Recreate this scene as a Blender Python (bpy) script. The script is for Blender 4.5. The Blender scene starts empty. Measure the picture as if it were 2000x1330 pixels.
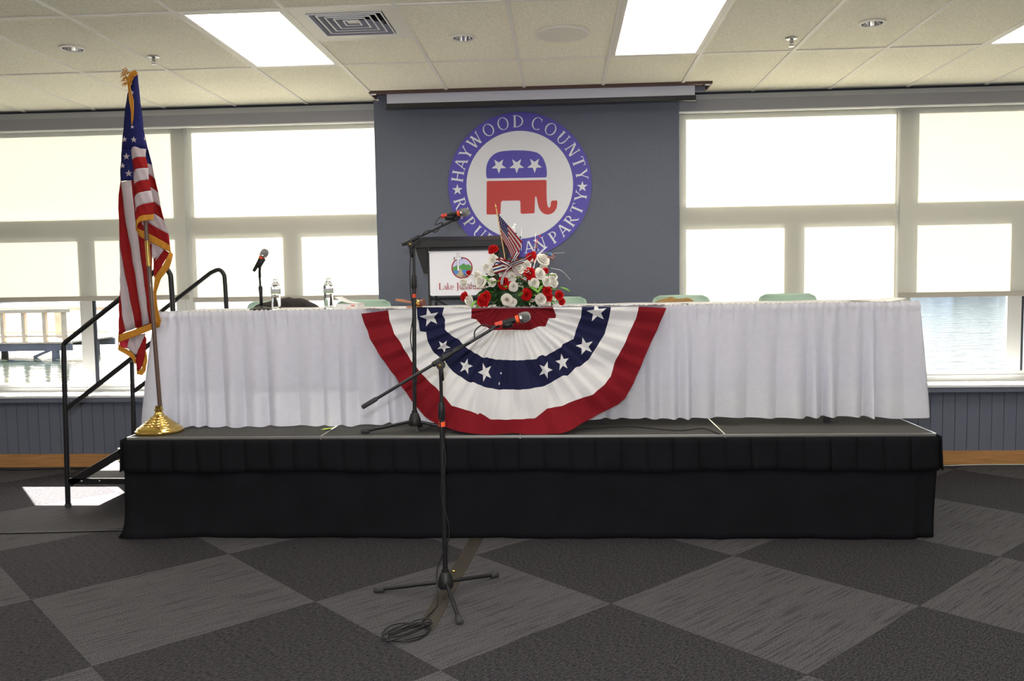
import bpy, bmesh, math, random, colorsys
from mathutils import Vector, Matrix, Euler
from mathutils.geometry import tessellate_polygon
random.seed(7)
sc = bpy.context.scene
COL = sc.collection
# ---------------------------------------------------------------- camera
HC = 1.5504
cam = bpy.data.cameras.new('camera'); cam_o = bpy.data.objects.new('camera', cam); COL.objects.link(cam_o)
cam.sensor_width = 36.0; cam.lens = 1667.36/2000*36; cam.clip_start = .05; cam.clip_end = 2000
_ya, _pi, _ro = -.0599, .0701, -.0158
_r = Vector((math.cos(_ya), -math.sin(_ya), 0))
_u = Vector((math.sin(_ya)*math.sin(_pi), math.cos(_ya)*math.sin(_pi), math.cos(_pi)))
_f = Vector((math.sin(_ya)*math.cos(_pi), math.cos(_ya)*math.cos(_pi), -math.sin(_pi)))
R_ = _r*math.cos(_ro)+_u*math.sin(_ro); U_ = -_r*math.sin(_ro)+_u*math.cos(_ro)
M_ = Matrix((R_, U_, -_f)).transposed().to_4x4(); M_.translation = (0, 0, HC)
cam_o.matrix_world = M_
sc.camera = cam_o
# ---------------------------------------------------------------- world, sun, exposure
sc.view_settings.view_transform = 'Standard'; sc.view_settings.look = 'None'
sc.view_settings.gamma = 1; sc.view_settings.use_curve_mapping = False
sc.view_settings.exposure = 0.28
sc.cycles.use_denoising = True
sc.cycles.max_bounces = 10; sc.cycles.transparent_max_bounces = 16
sc.cycles.sample_clamp_indirect = 6
sc.cycles.caustics_reflective = False; sc.cycles.caustics_refractive = False
w = bpy.data.worlds.new('world'); sc.world = w; w.use_nodes = True
nt = w.node_tree; bg = nt.nodes['Background']
sky = nt.nodes.new('ShaderNodeTexSky'); sky.sky_type = 'NISHITA'; sky.sun_disc = False
sky.sun_elevation = math.radians(37); sky.sun_rotation = math.radians(-39.8)
sky.dust_density = 3.0; sky.air_density = 1.0
hs = nt.nodes.new('ShaderNodeHueSaturation'); hs.inputs['Saturation'].default_value = .6
nt.links.new(sky.outputs[0], hs.inputs['Color']); nt.links.new(hs.outputs[0], bg.inputs[0]); bg.inputs[1].default_value = 0.6
SUN_DIR = Vector((.85, -1.02, -1.0)).normalized()
sl = bpy.data.lights.new('sun', 'SUN'); sl.energy = 58; sl.angle = math.radians(.53); sl.color = (1, .97, .92)
so = bpy.data.objects.new('sun', sl); COL.objects.link(so)
so.rotation_euler = SUN_DIR.to_track_quat('-Z', 'Y').to_euler()
# the camera's own flash (its shadows fall on the bunting and the wall in the photograph)
fl = bpy.data.lights.new('camera_flash', 'POINT'); fl.energy = 260; fl.shadow_soft_size = .025; fl.color = (.97, .975, 1.04)
fo = bpy.data.objects.new('camera_flash', fl); COL.objects.link(fo); fo.location = (-.03, .02, HC+.19)
TROFFER = 8.5
TRACE = {"B0":[[-1.267,5.369,1.357],[-1.248,5.358,1.284],[-1.216,5.345,1.201],[-1.163,5.332,1.118],[-1.099,5.314,1.025],[-1.034,5.293,0.934],[-0.97,5.273,0.853],[-0.917,5.253,0.783],[-0.863,5.234,0.723],[-0.832,5.224,0.696],[-0.768,5.21,0.67],[-0.727,5.201,0.656],[-0.617,5.133,0.637],[-0.517,5.13,0.625],[-0.416,5.13,0.622],[-0.356,5.13,0.628],[-0.286,5.131,0.63],[-0.217,5.13,0.623],[-0.117,5.13,0.623],[-0.018,5.131,0.629],[0.032,5.14,0.644],[0.113,5.21,0.68],[0.235,5.239,0.736],[0.327,5.259,0.778],[0.379,5.273,0.822],[0.431,5.294,0.91],[0.474,5.313,1.0],[0.527,5.335,1.12],[0.58,5.353,1.23],[0.638,5.375,1.367]],"B1":[[-1.101,5.372,1.375],[-1.088,5.36,1.303],[-1.058,5.347,1.23],[-1.015,5.334,1.168],[-0.983,5.322,1.107],[-0.946,5.31,1.055],[-0.909,5.299,1.015],[-0.855,5.283,0.954],[-0.792,5.264,0.894],[-0.729,5.244,0.834],[-0.687,5.228,0.79],[-0.645,5.221,0.777],[-0.603,5.213,0.766],[-0.524,5.194,0.736],[-0.513,5.196,0.747],[-0.449,5.177,0.711],[-0.367,5.166,0.709],[-0.277,5.162,0.709],[-0.177,5.177,0.713],[-0.13,5.193,0.745],[-0.102,5.204,0.768],[-0.016,5.218,0.781],[0.085,5.239,0.818],[0.176,5.256,0.846],[0.248,5.276,0.904],[0.29,5.29,0.953],[0.322,5.312,1.052],[0.375,5.332,1.142],[0.417,5.35,1.233],[0.454,5.363,1.303],[0.471,5.375,1.376]],"B2":[[-0.915,5.375,1.394],[-0.91,5.361,1.321],[-0.897,5.345,1.241],[-0.859,5.343,1.236],[-0.842,5.327,1.167],[-0.805,5.312,1.105],[-0.742,5.298,1.06],[-0.689,5.279,0.994],[-0.574,5.252,0.924],[-0.559,5.252,0.929],[-0.491,5.238,0.902],[-0.389,5.224,0.885],[-0.287,5.218,0.885],[-0.227,5.225,0.888],[-0.116,5.24,0.901],[-0.004,5.267,0.963],[0.026,5.269,0.96],[0.078,5.286,1.011],[0.103,5.289,1.016],[0.155,5.302,1.055],[0.207,5.323,1.135],[0.259,5.342,1.215],[0.286,5.361,1.305],[0.298,5.375,1.377]],"B3":[[-0.743,5.375,1.389],[-0.755,5.364,1.34],[-0.736,5.356,1.309],[-0.736,5.343,1.253],[-0.691,5.332,1.211],[-0.649,5.325,1.187],[-0.607,5.313,1.145],[-0.555,5.301,1.109],[-0.493,5.288,1.075],[-0.472,5.288,1.079],[-0.421,5.281,1.065],[-0.318,5.273,1.06],[-0.257,5.276,1.059],[-0.166,5.284,1.065],[-0.15,5.29,1.083],[-0.125,5.293,1.09],[-0.11,5.292,1.082],[-0.043,5.306,1.118],[-0.012,5.312,1.136],[-0.002,5.317,1.153],[0.055,5.326,1.179],[0.065,5.327,1.182],[0.081,5.341,1.237],[0.113,5.361,1.318],[0.119,5.375,1.379]],"B4":[[-0.57,5.374,1.38],[-0.573,5.357,1.317],[-0.541,5.355,1.311],[-0.499,5.342,1.265],[-0.479,5.342,1.267],[-0.448,5.335,1.244],[-0.38,5.333,1.244],[-0.319,5.332,1.245],[-0.236,5.333,1.242],[-0.206,5.334,1.241],[-0.165,5.34,1.258],[-0.149,5.342,1.263],[-0.108,5.342,1.262],[-0.087,5.357,1.313],[-0.046,5.357,1.312],[-0.041,5.362,1.33],[-0.061,5.375,1.38]],"B5":[[-0.474,5.373,1.379],[-0.143,5.374,1.377]],"bstars":[[[-0.847,5.375,1.389],[-0.852,5.366,1.345],[-0.896,5.364,1.336],[-0.855,5.36,1.316],[-0.858,5.35,1.272],[-0.828,5.357,1.304],[-0.786,5.352,1.287],[-0.808,5.361,1.326],[-0.779,5.368,1.359],[-0.823,5.367,1.351]],[[-0.723,5.327,1.184],[-0.747,5.323,1.165],[-0.774,5.328,1.18],[-0.762,5.321,1.151],[-0.785,5.317,1.131],[-0.753,5.316,1.133],[-0.74,5.309,1.105],[-0.733,5.316,1.135],[-0.702,5.315,1.138],[-0.729,5.32,1.154]],[[-0.593,5.293,1.072],[-0.611,5.286,1.043],[-0.641,5.29,1.051],[-0.622,5.282,1.023],[-0.638,5.275,0.992],[-0.608,5.276,1.005],[-0.588,5.267,0.977],[-0.589,5.277,1.013],[-0.56,5.279,1.026],[-0.59,5.283,1.036]],[[-0.498,5.28,1.045],[-0.497,5.267,1.002],[-0.528,5.265,0.987],[-0.496,5.259,0.974],[-0.494,5.247,0.932],[-0.475,5.256,0.966],[-0.443,5.25,0.955],[-0.463,5.261,0.989],[-0.446,5.271,1.025],[-0.477,5.269,1.012]],[[-0.096,5.285,1.052],[-0.116,5.274,1.021],[-0.147,5.276,1.033],[-0.128,5.267,1.0],[-0.147,5.257,0.968],[-0.116,5.262,0.979],[-0.097,5.255,0.947],[-0.096,5.266,0.986],[-0.065,5.272,0.999],[-0.095,5.273,1.013]],[[-0.012,5.302,1.096],[-0.018,5.291,1.058],[-0.049,5.287,1.051],[-0.021,5.284,1.033],[-0.025,5.274,0.995],[-0.002,5.283,1.022],[0.026,5.281,1.005],[0.012,5.288,1.039],[0.034,5.297,1.067],[0.003,5.294,1.062]],[[0.12,5.332,1.192],[0.116,5.322,1.152],[0.077,5.318,1.142],[0.114,5.316,1.126],[0.112,5.306,1.086],[0.139,5.315,1.116],[0.177,5.314,1.102],[0.156,5.321,1.136],[0.182,5.329,1.168],[0.142,5.325,1.159]],[[0.202,5.375,1.406],[0.193,5.372,1.363],[0.147,5.371,1.357],[0.187,5.366,1.335],[0.179,5.356,1.292],[0.214,5.363,1.321],[0.254,5.36,1.301],[0.236,5.368,1.341],[0.269,5.374,1.371],[0.223,5.373,1.367]],[[-0.383,5.257,0.993],[-0.385,5.255,0.987],[-0.39,5.255,0.987],[-0.386,5.253,0.982],[-0.387,5.251,0.976],[-0.383,5.252,0.98],[-0.379,5.251,0.976],[-0.38,5.253,0.982],[-0.376,5.254,0.987],[-0.382,5.254,0.987]],[[-0.395,5.239,0.934],[-0.395,5.236,0.925],[-0.399,5.236,0.922],[-0.395,5.235,0.92],[-0.395,5.232,0.911],[-0.392,5.234,0.918],[-0.388,5.233,0.916],[-0.391,5.235,0.923],[-0.388,5.237,0.93],[-0.392,5.237,0.927]]],"flag":[["navy",5.232,-0.018,[[-2.626,5.232,2.855],[-2.651,5.232,2.813],[-2.66,5.232,2.757],[-2.674,5.232,2.739],[-2.691,5.232,2.664],[-2.701,5.232,2.596],[-2.711,5.232,2.518],[-2.723,5.232,2.455],[-2.727,5.232,2.402]],[[-2.604,5.232,2.855],[-2.6,5.232,2.796],[-2.597,5.232,2.718],[-2.59,5.232,2.655],[-2.584,5.232,2.577],[-2.581,5.232,2.514],[-2.571,5.232,2.451],[-2.56,5.232,2.398]]],["navy",5.29,-0.012,[[-2.757,5.29,2.418],[-2.768,5.29,2.323],[-2.776,5.29,2.259],[-2.775,5.29,2.214]],[[-2.684,5.29,2.422],[-2.685,5.29,2.337],[-2.684,5.29,2.273],[-2.687,5.29,2.219]]],["navy",5.27,0.008,[[-2.601,5.27,2.417],[-2.591,5.27,2.36],[-2.586,5.27,2.322]],[[-2.578,5.27,2.41],[-2.568,5.27,2.359],[-2.557,5.27,2.305]]],["white",5.2,-0.022,[[-2.652,5.2,2.392],[-2.638,5.2,2.406],[-2.618,5.2,2.41],[-2.599,5.2,2.405],[-2.586,5.2,2.397],[-2.557,5.2,2.395]],[[-2.645,5.2,2.33],[-2.635,5.2,2.339],[-2.608,5.2,2.344],[-2.56,5.2,2.348]]],["red",5.2,-0.022,[[-2.645,5.2,2.33],[-2.635,5.2,2.339],[-2.608,5.2,2.344],[-2.56,5.2,2.348]],[[-2.642,5.2,2.254],[-2.625,5.2,2.27],[-2.595,5.2,2.277],[-2.55,5.2,2.28]]],["white",5.2,-0.022,[[-2.642,5.2,2.254],[-2.625,5.2,2.27],[-2.595,5.2,2.277],[-2.55,5.2,2.28]],[[-2.641,5.2,2.17],[-2.629,5.2,2.188],[-2.599,5.2,2.2],[-2.546,5.2,2.21]]],["red",5.2,-0.022,[[-2.641,5.2,2.17],[-2.629,5.2,2.188],[-2.599,5.2,2.2],[-2.546,5.2,2.21]],[[-2.643,5.2,2.097],[-2.626,5.2,2.119],[-2.593,5.2,2.131],[-2.538,5.2,2.142]]],["white",5.2,-0.022,[[-2.643,5.2,2.097],[-2.626,5.2,2.119],[-2.593,5.2,2.131],[-2.538,5.2,2.142]],[[-2.642,5.2,2.012],[-2.626,5.2,2.04],[-2.59,5.2,2.055],[-2.524,5.2,2.07]]],["red",5.2,-0.022,[[-2.642,5.2,2.012],[-2.626,5.2,2.04],[-2.59,5.2,2.055],[-2.524,5.2,2.07]],[[-2.644,5.2,1.939],[-2.633,5.2,1.958],[-2.609,5.2,1.983],[-2.573,5.2,1.992],[-2.527,5.2,1.996]]],["gold",5.2,-0.022,[[-2.644,5.2,1.939],[-2.633,5.2,1.958],[-2.609,5.2,1.983],[-2.573,5.2,1.992],[-2.527,5.2,1.996]],[[-2.643,5.2,1.898],[-2.628,5.2,1.93],[-2.604,5.2,1.951],[-2.568,5.2,1.957],[-2.529,5.2,1.962]]],["white",5.27,0.01,[[-2.598,5.27,2.341],[-2.557,5.27,2.305]],[[-2.592,5.27,2.259],[-2.541,5.27,2.219]]],["red",5.27,0.01,[[-2.592,5.27,2.259],[-2.541,5.27,2.219]],[[-2.589,5.27,2.182],[-2.525,5.27,2.136]]],["white",5.27,0.01,[[-2.589,5.27,2.182],[-2.525,5.27,2.136]],[[-2.58,5.27,2.093],[-2.513,5.27,2.047]]],["red",5.27,0.01,[[-2.58,5.27,2.093],[-2.513,5.27,2.047]],[[-2.58,5.27,2.023],[-2.494,5.27,1.96]]],["white",5.27,0.01,[[-2.58,5.27,2.023],[-2.494,5.27,1.96]],[[-2.603,5.27,1.953],[-2.542,5.27,1.913],[-2.471,5.27,1.877]]],["red",5.27,0.01,[[-2.603,5.27,1.953],[-2.542,5.27,1.913],[-2.471,5.27,1.877]],[[-2.668,5.27,1.916],[-2.585,5.27,1.874],[-2.464,5.27,1.806]]],["gold",5.27,0.01,[[-2.668,5.27,1.916],[-2.585,5.27,1.874],[-2.464,5.27,1.806]],[[-2.679,5.27,1.903],[-2.661,5.27,1.864],[-2.579,5.27,1.821],[-2.463,5.27,1.761]]],["white",5.3,0.004,[[-2.597,5.3,1.826],[-2.598,5.3,1.742],[-2.589,5.3,1.712]],[[-2.512,5.3,1.792],[-2.523,5.3,1.773],[-2.579,5.3,1.709]]],["red",5.3,0.004,[[-2.589,5.3,1.719],[-2.592,5.3,1.661],[-2.591,5.3,1.605]],[[-2.519,5.3,1.786],[-2.484,5.3,1.759],[-2.584,5.3,1.609]]],["gold",5.3,0.006,[[-2.483,5.3,1.769],[-2.523,5.3,1.692],[-2.587,5.3,1.609],[-2.598,5.3,1.531],[-2.603,5.3,1.417],[-2.608,5.3,1.319],[-2.609,5.3,1.283]],[[-2.464,5.3,1.749],[-2.481,5.3,1.675],[-2.551,5.3,1.595],[-2.586,5.3,1.498],[-2.577,5.3,1.4],[-2.557,5.3,1.325],[-2.572,5.3,1.289]]],["red",5.3,0.015,[[-2.78,5.3,2.215],[-2.796,5.3,2.132],[-2.803,5.3,2.068],[-2.804,5.3,1.939],[-2.808,5.3,1.856],[-2.796,5.3,1.732],[-2.781,5.3,1.635],[-2.763,5.3,1.517],[-2.75,5.3,1.434],[-2.734,5.3,1.337],[-2.727,5.3,1.284]],[[-2.779,5.3,2.206],[-2.767,5.3,2.068],[-2.759,5.3,1.939],[-2.748,5.3,1.89],[-2.735,5.3,1.802],[-2.724,5.3,1.692],[-2.706,5.3,1.575],[-2.702,5.3,1.483],[-2.685,5.3,1.392],[-2.683,5.3,1.297]]],["white",5.29,-0.015,[[-2.774,5.29,2.205],[-2.762,5.29,2.067],[-2.754,5.29,1.938],[-2.743,5.29,1.889],[-2.73,5.29,1.802],[-2.719,5.29,1.692],[-2.701,5.29,1.575],[-2.697,5.29,1.484],[-2.68,5.29,1.392],[-2.677,5.29,1.297]],[[-2.707,5.29,2.219],[-2.699,5.29,2.104],[-2.695,5.29,1.988],[-2.682,5.29,1.904],[-2.673,5.29,1.84],[-2.672,5.29,1.769],[-2.661,5.29,1.671],[-2.647,5.29,1.515],[-2.637,5.29,1.369],[-2.631,5.29,1.316]]],["red",5.3,0.01,[[-2.712,5.3,2.22],[-2.704,5.3,2.105],[-2.7,5.3,1.989],[-2.687,5.3,1.905],[-2.678,5.3,1.84],[-2.677,5.3,1.769],[-2.666,5.3,1.672],[-2.652,5.3,1.515],[-2.642,5.3,1.368],[-2.636,5.3,1.316]],[[-2.692,5.3,2.22],[-2.684,5.3,2.104],[-2.67,5.3,1.988],[-2.64,5.3,1.904],[-2.617,5.3,1.839],[-2.608,5.3,1.742],[-2.604,5.3,1.612],[-2.6,5.3,1.482],[-2.599,5.3,1.368],[-2.601,5.3,1.319]]],["white",5.304,0.01,[[-2.81,5.304,1.856],[-2.812,5.304,1.681],[-2.818,5.304,1.599],[-2.819,5.304,1.518],[-2.814,5.304,1.371],[-2.798,5.304,1.262]],[[-2.809,5.304,1.856],[-2.798,5.304,1.732],[-2.783,5.304,1.635],[-2.765,5.304,1.517],[-2.752,5.304,1.433],[-2.737,5.304,1.337],[-2.729,5.304,1.284]]],["red",5.31,0.006,[[-2.821,5.31,1.599],[-2.822,5.31,1.518],[-2.835,5.31,1.453],[-2.84,5.31,1.354],[-2.849,5.31,1.239]],[[-2.821,5.31,1.599],[-2.822,5.31,1.518],[-2.817,5.31,1.37],[-2.801,5.31,1.262]]],["gold",5.288,-0.004,[[-2.837,5.288,1.244],[-2.721,5.288,1.278],[-2.595,5.288,1.323]],[[-2.84,5.288,1.195],[-2.723,5.288,1.233],[-2.597,5.288,1.28]]],["pink",5.32,0.003,[[-2.85,5.32,1.202],[-2.781,5.32,1.221]],[[-2.848,5.32,1.166],[-2.801,5.32,1.152]]],["white",5.32,0.003,[[-2.781,5.32,1.221],[-2.74,5.32,1.234]],[[-2.804,5.32,1.156],[-2.749,5.32,1.115]]],["gold",5.31,0.003,[[-2.851,5.31,1.196],[-2.846,5.31,1.17],[-2.796,5.31,1.15],[-2.744,5.31,1.109],[-2.742,5.31,1.07]],[[-2.857,5.31,1.147],[-2.844,5.31,1.137],[-2.804,5.31,1.117],[-2.768,5.31,1.09],[-2.747,5.31,1.047]]],["white",5.31,0.003,[[-2.738,5.31,1.235],[-2.744,5.31,1.113]],[[-2.666,5.31,1.253],[-2.73,5.31,1.122]]],["red",5.31,-0.008,[[-2.67,5.31,1.244],[-2.729,5.31,1.129],[-2.741,5.31,1.09],[-2.738,5.31,1.017]],[[-2.664,5.31,1.221],[-2.671,5.31,1.155],[-2.685,5.31,1.076],[-2.715,5.31,1.01]]],["gold",5.305,0.003,[[-2.668,5.305,1.149],[-2.686,5.305,1.07],[-2.708,5.305,1.017],[-2.738,5.305,1.027]],[[-2.665,5.305,1.073],[-2.678,5.305,1.01],[-2.7,5.305,0.981],[-2.737,5.305,0.988]]],["gold",5.2,0.004,[[-2.606,5.2,2.878],[-2.625,5.2,2.87],[-2.646,5.2,2.852],[-2.643,5.2,2.839],[-2.667,5.2,2.824],[-2.648,5.2,2.815],[-2.655,5.2,2.793],[-2.654,5.2,2.75],[-2.65,5.2,2.697],[-2.643,5.2,2.635],[-2.641,5.2,2.548]],[[-2.587,5.2,2.853],[-2.604,5.2,2.841],[-2.621,5.2,2.829],[-2.628,5.2,2.811],[-2.635,5.2,2.805],[-2.64,5.2,2.793],[-2.64,5.2,2.774],[-2.632,5.2,2.734],[-2.624,5.2,2.693],[-2.624,5.2,2.634],[-2.638,5.2,2.548]]]],"fstars":[[[-2.686,5.193,2.473],[-2.69,5.193,2.461],[-2.703,5.193,2.461],[-2.693,5.193,2.454],[-2.696,5.193,2.442],[-2.686,5.193,2.449],[-2.675,5.193,2.442],[-2.679,5.193,2.454],[-2.669,5.193,2.461],[-2.681,5.193,2.462]],[[-2.618,5.178,2.469],[-2.623,5.178,2.456],[-2.637,5.178,2.456],[-2.626,5.178,2.448],[-2.63,5.178,2.435],[-2.618,5.178,2.443],[-2.607,5.178,2.435],[-2.611,5.178,2.448],[-2.6,5.178,2.456],[-2.614,5.178,2.456]],[[-2.716,5.268,2.385],[-2.722,5.268,2.37],[-2.738,5.268,2.369],[-2.725,5.268,2.36],[-2.73,5.268,2.345],[-2.717,5.268,2.354],[-2.703,5.268,2.345],[-2.708,5.268,2.36],[-2.694,5.268,2.37],[-2.711,5.268,2.37]],[[-2.744,5.268,2.323],[-2.748,5.268,2.312],[-2.761,5.268,2.311],[-2.751,5.268,2.304],[-2.755,5.268,2.293],[-2.744,5.268,2.3],[-2.734,5.268,2.293],[-2.737,5.268,2.304],[-2.727,5.268,2.312],[-2.74,5.268,2.312]],[[-2.706,5.268,2.28],[-2.712,5.268,2.265],[-2.729,5.268,2.264],[-2.716,5.268,2.255],[-2.721,5.268,2.24],[-2.707,5.268,2.249],[-2.693,5.268,2.24],[-2.698,5.268,2.255],[-2.685,5.268,2.265],[-2.701,5.268,2.265]],[[-2.621,5.188,2.75],[-2.624,5.188,2.741],[-2.634,5.188,2.741],[-2.626,5.188,2.735],[-2.629,5.188,2.727],[-2.621,5.188,2.732],[-2.613,5.188,2.727],[-2.616,5.188,2.736],[-2.608,5.188,2.741],[-2.618,5.188,2.741]],[[-2.627,5.183,2.54],[-2.629,5.183,2.533],[-2.638,5.183,2.532],[-2.631,5.183,2.528],[-2.634,5.183,2.52],[-2.627,5.183,2.524],[-2.62,5.183,2.52],[-2.622,5.183,2.528],[-2.616,5.183,2.532],[-2.624,5.183,2.533]],[[-2.553,5.188,2.469],[-2.555,5.188,2.46],[-2.561,5.188,2.46],[-2.556,5.188,2.455],[-2.558,5.188,2.446],[-2.553,5.188,2.451],[-2.549,5.188,2.447],[-2.55,5.188,2.455],[-2.546,5.188,2.461],[-2.551,5.188,2.461]]],"dome":[[-0.2722,0.0761],[-0.2719,0.1339],[-0.2613,0.1819],[-0.2363,0.2247],[-0.197,0.2577],[-0.1485,0.274],[-0.0809,0.2793],[-0.0038,0.2796],[0.0636,0.2753],[0.1212,0.2654],[0.1595,0.2502],[0.1925,0.2158],[0.2155,0.1623],[0.2241,0.1139],[0.2241,0.0657],[0.2171,0.0562],[-0.2648,0.0586]],"body":[[-0.2614,0.0373],[0.2157,0.036],[0.2214,0.0291],[0.2203,-0.0692],[0.2217,-0.1367],[0.2268,-0.1734],[0.2351,-0.189],[0.2438,-0.1883],[0.2518,-0.1759],[0.2543,-0.149],[0.2623,-0.1327],[0.3009,-0.1316],[0.3075,-0.1375],[0.3071,-0.1578],[0.2995,-0.1962],[0.2797,-0.2247],[0.2553,-0.2396],[0.2262,-0.2457],[0.1974,-0.2384],[0.1738,-0.2186],[0.1551,-0.1883],[0.1463,-0.1496],[0.1403,-0.1109],[0.133,-0.0944],[0.1261,-0.101],[0.1231,-0.1539],[0.1196,-0.2261],[0.1127,-0.2327],[0.0144,-0.2345],[0.0049,-0.2266],[0.0048,-0.137],[-0.0026,-0.1262],[-0.1424,-0.1252],[-0.1552,-0.1365],[-0.16,-0.227],[-0.1688,-0.2355],[-0.27,-0.2344],[-0.2756,-0.2275],[-0.2693,0.0297]],"estars":[[[-0.1675,0.0951],[-0.1521,0.1376],[-0.1069,0.1388],[-0.1425,0.1667],[-0.1297,0.21],[-0.1672,0.1847],[-0.2045,0.2103],[-0.192,0.1668],[-0.2279,0.1393],[-0.1827,0.1377]],[[-0.021,0.094],[-0.0056,0.1365],[0.0396,0.1377],[0.004,0.1655],[0.0168,0.2089],[-0.0207,0.1836],[-0.058,0.2092],[-0.0455,0.1657],[-0.0814,0.1381],[-0.0362,0.1366]],[[0.1255,0.0938],[0.1409,0.1363],[0.1861,0.1375],[0.1505,0.1653],[0.1633,0.2087],[0.1258,0.1834],[0.0885,0.209],[0.101,0.1655],[0.0652,0.1379],[0.1104,0.1364]]],"flowers":[["w",1,-0.447,5.58,1.691],["w",1.05,-0.379,5.524,1.599],["w",1.1,-0.284,5.533,1.631],["w",1,-0.454,5.54,1.612],["w",1.1,-0.533,5.548,1.548],["w",1,-0.645,5.613,1.538],["w",0.9,-0.454,5.525,1.54],["w",1,-0.325,5.516,1.574],["w",1,-0.317,5.51,1.511],["w",1,-0.142,5.544,1.591],["w",1.1,-0.182,5.524,1.533],["w",0.9,-0.1,5.549,1.541],["w",1.15,-0.126,5.603,1.684],["w",0.9,-0.06,5.573,1.567],["w",0.9,-0.056,5.569,1.529],["w",1.1,-0.611,5.603,1.424],["w",1.2,-0.359,5.521,1.426],["w",0.7,-0.326,5.524,1.41],["w",1.2,-0.142,5.544,1.425],["w",0.9,-0.105,5.569,1.397],["w",0.9,-0.229,5.547,1.651],["w",0.8,-0.494,5.563,1.642],["w",0.9,-0.554,5.565,1.589],["r",1.15,-0.454,5.68,1.753],["r",1.2,-0.377,5.514,1.537],["r",1.2,-0.211,5.528,1.592],["r",1.2,-0.52,5.557,1.417],["r",1,-0.643,5.621,1.449],["r",0.9,-0.495,5.54,1.448],["r",1,-0.235,5.518,1.458],["r",1,-0.101,5.548,1.478],["r",0.9,-0.093,5.559,1.438],["r",1,-0.025,5.596,1.449],["r",0.8,-0.008,5.639,1.407],["r",1.1,-0.2,5.583,1.696],["r",0.6,-0.108,5.563,1.611],["r",0.6,-0.615,5.609,1.604]],"pts":{"stick0":[-0.391,5.55,1.7],"stick1":[-0.438,5.55,2.031],"sk0":[-0.429,5.55,1.975],"sk1":[-0.283,5.55,1.781],"sk2":[-0.257,5.55,1.751],"sk3":[-0.373,5.55,1.753],"mf1":[-0.202,5.55,1.641],"mf1t":[-0.197,5.55,1.76],"mf2":[-0.132,5.55,1.646],"mf2t":[-0.092,5.55,1.705],"knot":[-0.328,5.55,1.65]},"S":{"hub":[-0.917,5.165,0.73],"top":[-0.898,5.165,1.77],"bl":[-0.967,5.165,1.778],"br":[-0.639,5.165,1.925],"m0":[-0.641,5.165,1.956],"m1":[-0.582,5.165,1.964],"joint":[-0.905,5.165,1.507],"f1":[-1.241,5.174,0.621],"f2":[-0.646,5.211,0.621]},"S2":{"hub":[-0.593,4.09,0.089],"top":[-0.594,4.09,1.18],"bl":[-0.975,4.06,0.949],"piv":[-0.589,4.09,1.172],"br":[-0.3,4.12,1.343],"m0":[-0.308,4.12,1.348],"m1":[-0.181,4.12,1.374],"joint":[-0.596,4.09,0.892],"ob":[-0.597,4.09,0.847]}}

# ---------------------------------------------------------------- materials
def lin(c):
    return tuple((x/12.92 if x <= .04045 else ((x+.055)/1.055)**2.4) for x in [v/255 for v in c])
def mat(name, rgb, rough=.6, metal=0, var=0, scale=20, bump=0, bscale=None, spec=.5, stretch=None, trans=0, coat=0):
    m = bpy.data.materials.new(name); m.use_nodes = True
    n = m.node_tree; b = n.nodes['Principled BSDF']
    c = lin(rgb)
    b.inputs['Base Color'].default_value = (*c, 1); b.inputs['Roughness'].default_value = rough
    b.inputs['Metallic'].default_value = metal; b.inputs['Specular IOR Level'].default_value = spec
    if coat: b.inputs['Coat Weight'].default_value = coat
    tc = n.nodes.new('ShaderNodeTexCoord'); mp = n.nodes.new('ShaderNodeMapping')
    n.links.new(tc.outputs['Object'], mp.inputs[0])
    if stretch: mp.inputs['Scale'].default_value = stretch
    nz = n.nodes.new('ShaderNodeTexNoise'); nz.inputs['Scale'].default_value = scale; nz.inputs['Detail'].default_value = 4
    n.links.new(mp.outputs[0], nz.inputs['Vector'])
    if var:
        rp = n.nodes.new('ShaderNodeValToRGB')
        rp.color_ramp.elements[0].position = .3; rp.color_ramp.elements[1].position = .7
        rp.color_ramp.elements[0].color = (*[x*(1-var) for x in c], 1)
        rp.color_ramp.elements[1].color = (*[min(1, x*(1+var)) for x in c], 1)
        n.links.new(nz.outputs[0], rp.inputs[0]); n.links.new(rp.outputs[0], b.inputs['Base Color'])
    if bump:
        bz = nz
        if bscale:
            bz = n.nodes.new('ShaderNodeTexNoise'); bz.inputs['Scale'].default_value = bscale; bz.inputs['Detail'].default_value = 3
            n.links.new(mp.outputs[0], bz.inputs['Vector'])
        bp = n.nodes.new('ShaderNodeBump'); bp.inputs['Strength'].default_value = bump; bp.inputs['Distance'].default_value = .01
        n.links.new(bz.outputs[0], bp.inputs['Height']); n.links.new(bp.outputs[0], b.inputs['Normal'])
    if trans:
        out = n.nodes['Material Output']
        tr = n.nodes.new('ShaderNodeBsdfTranslucent'); tr.inputs[0].default_value = (*c, 1)
        mx = n.nodes.new('ShaderNodeMixShader'); mx.inputs[0].default_value = trans
        n.links.new(b.outputs[0], mx.inputs[1]); n.links.new(tr.outputs[0], mx.inputs[2]); n.links.new(mx.outputs[0], out.inputs[0])
        if var: n.links.new(rp.outputs[0], tr.inputs[0])
    return m
def emis(name, rgb, s):
    m = bpy.data.materials.new(name); m.use_nodes = True; b = m.node_tree.nodes['Principled BSDF']
    b.inputs['Base Color'].default_value = (.8, .8, .8, 1)
    b.inputs['Emission Color'].default_value = (*rgb, 1); b.inputs['Emission Strength'].default_value = s
    return m
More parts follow.
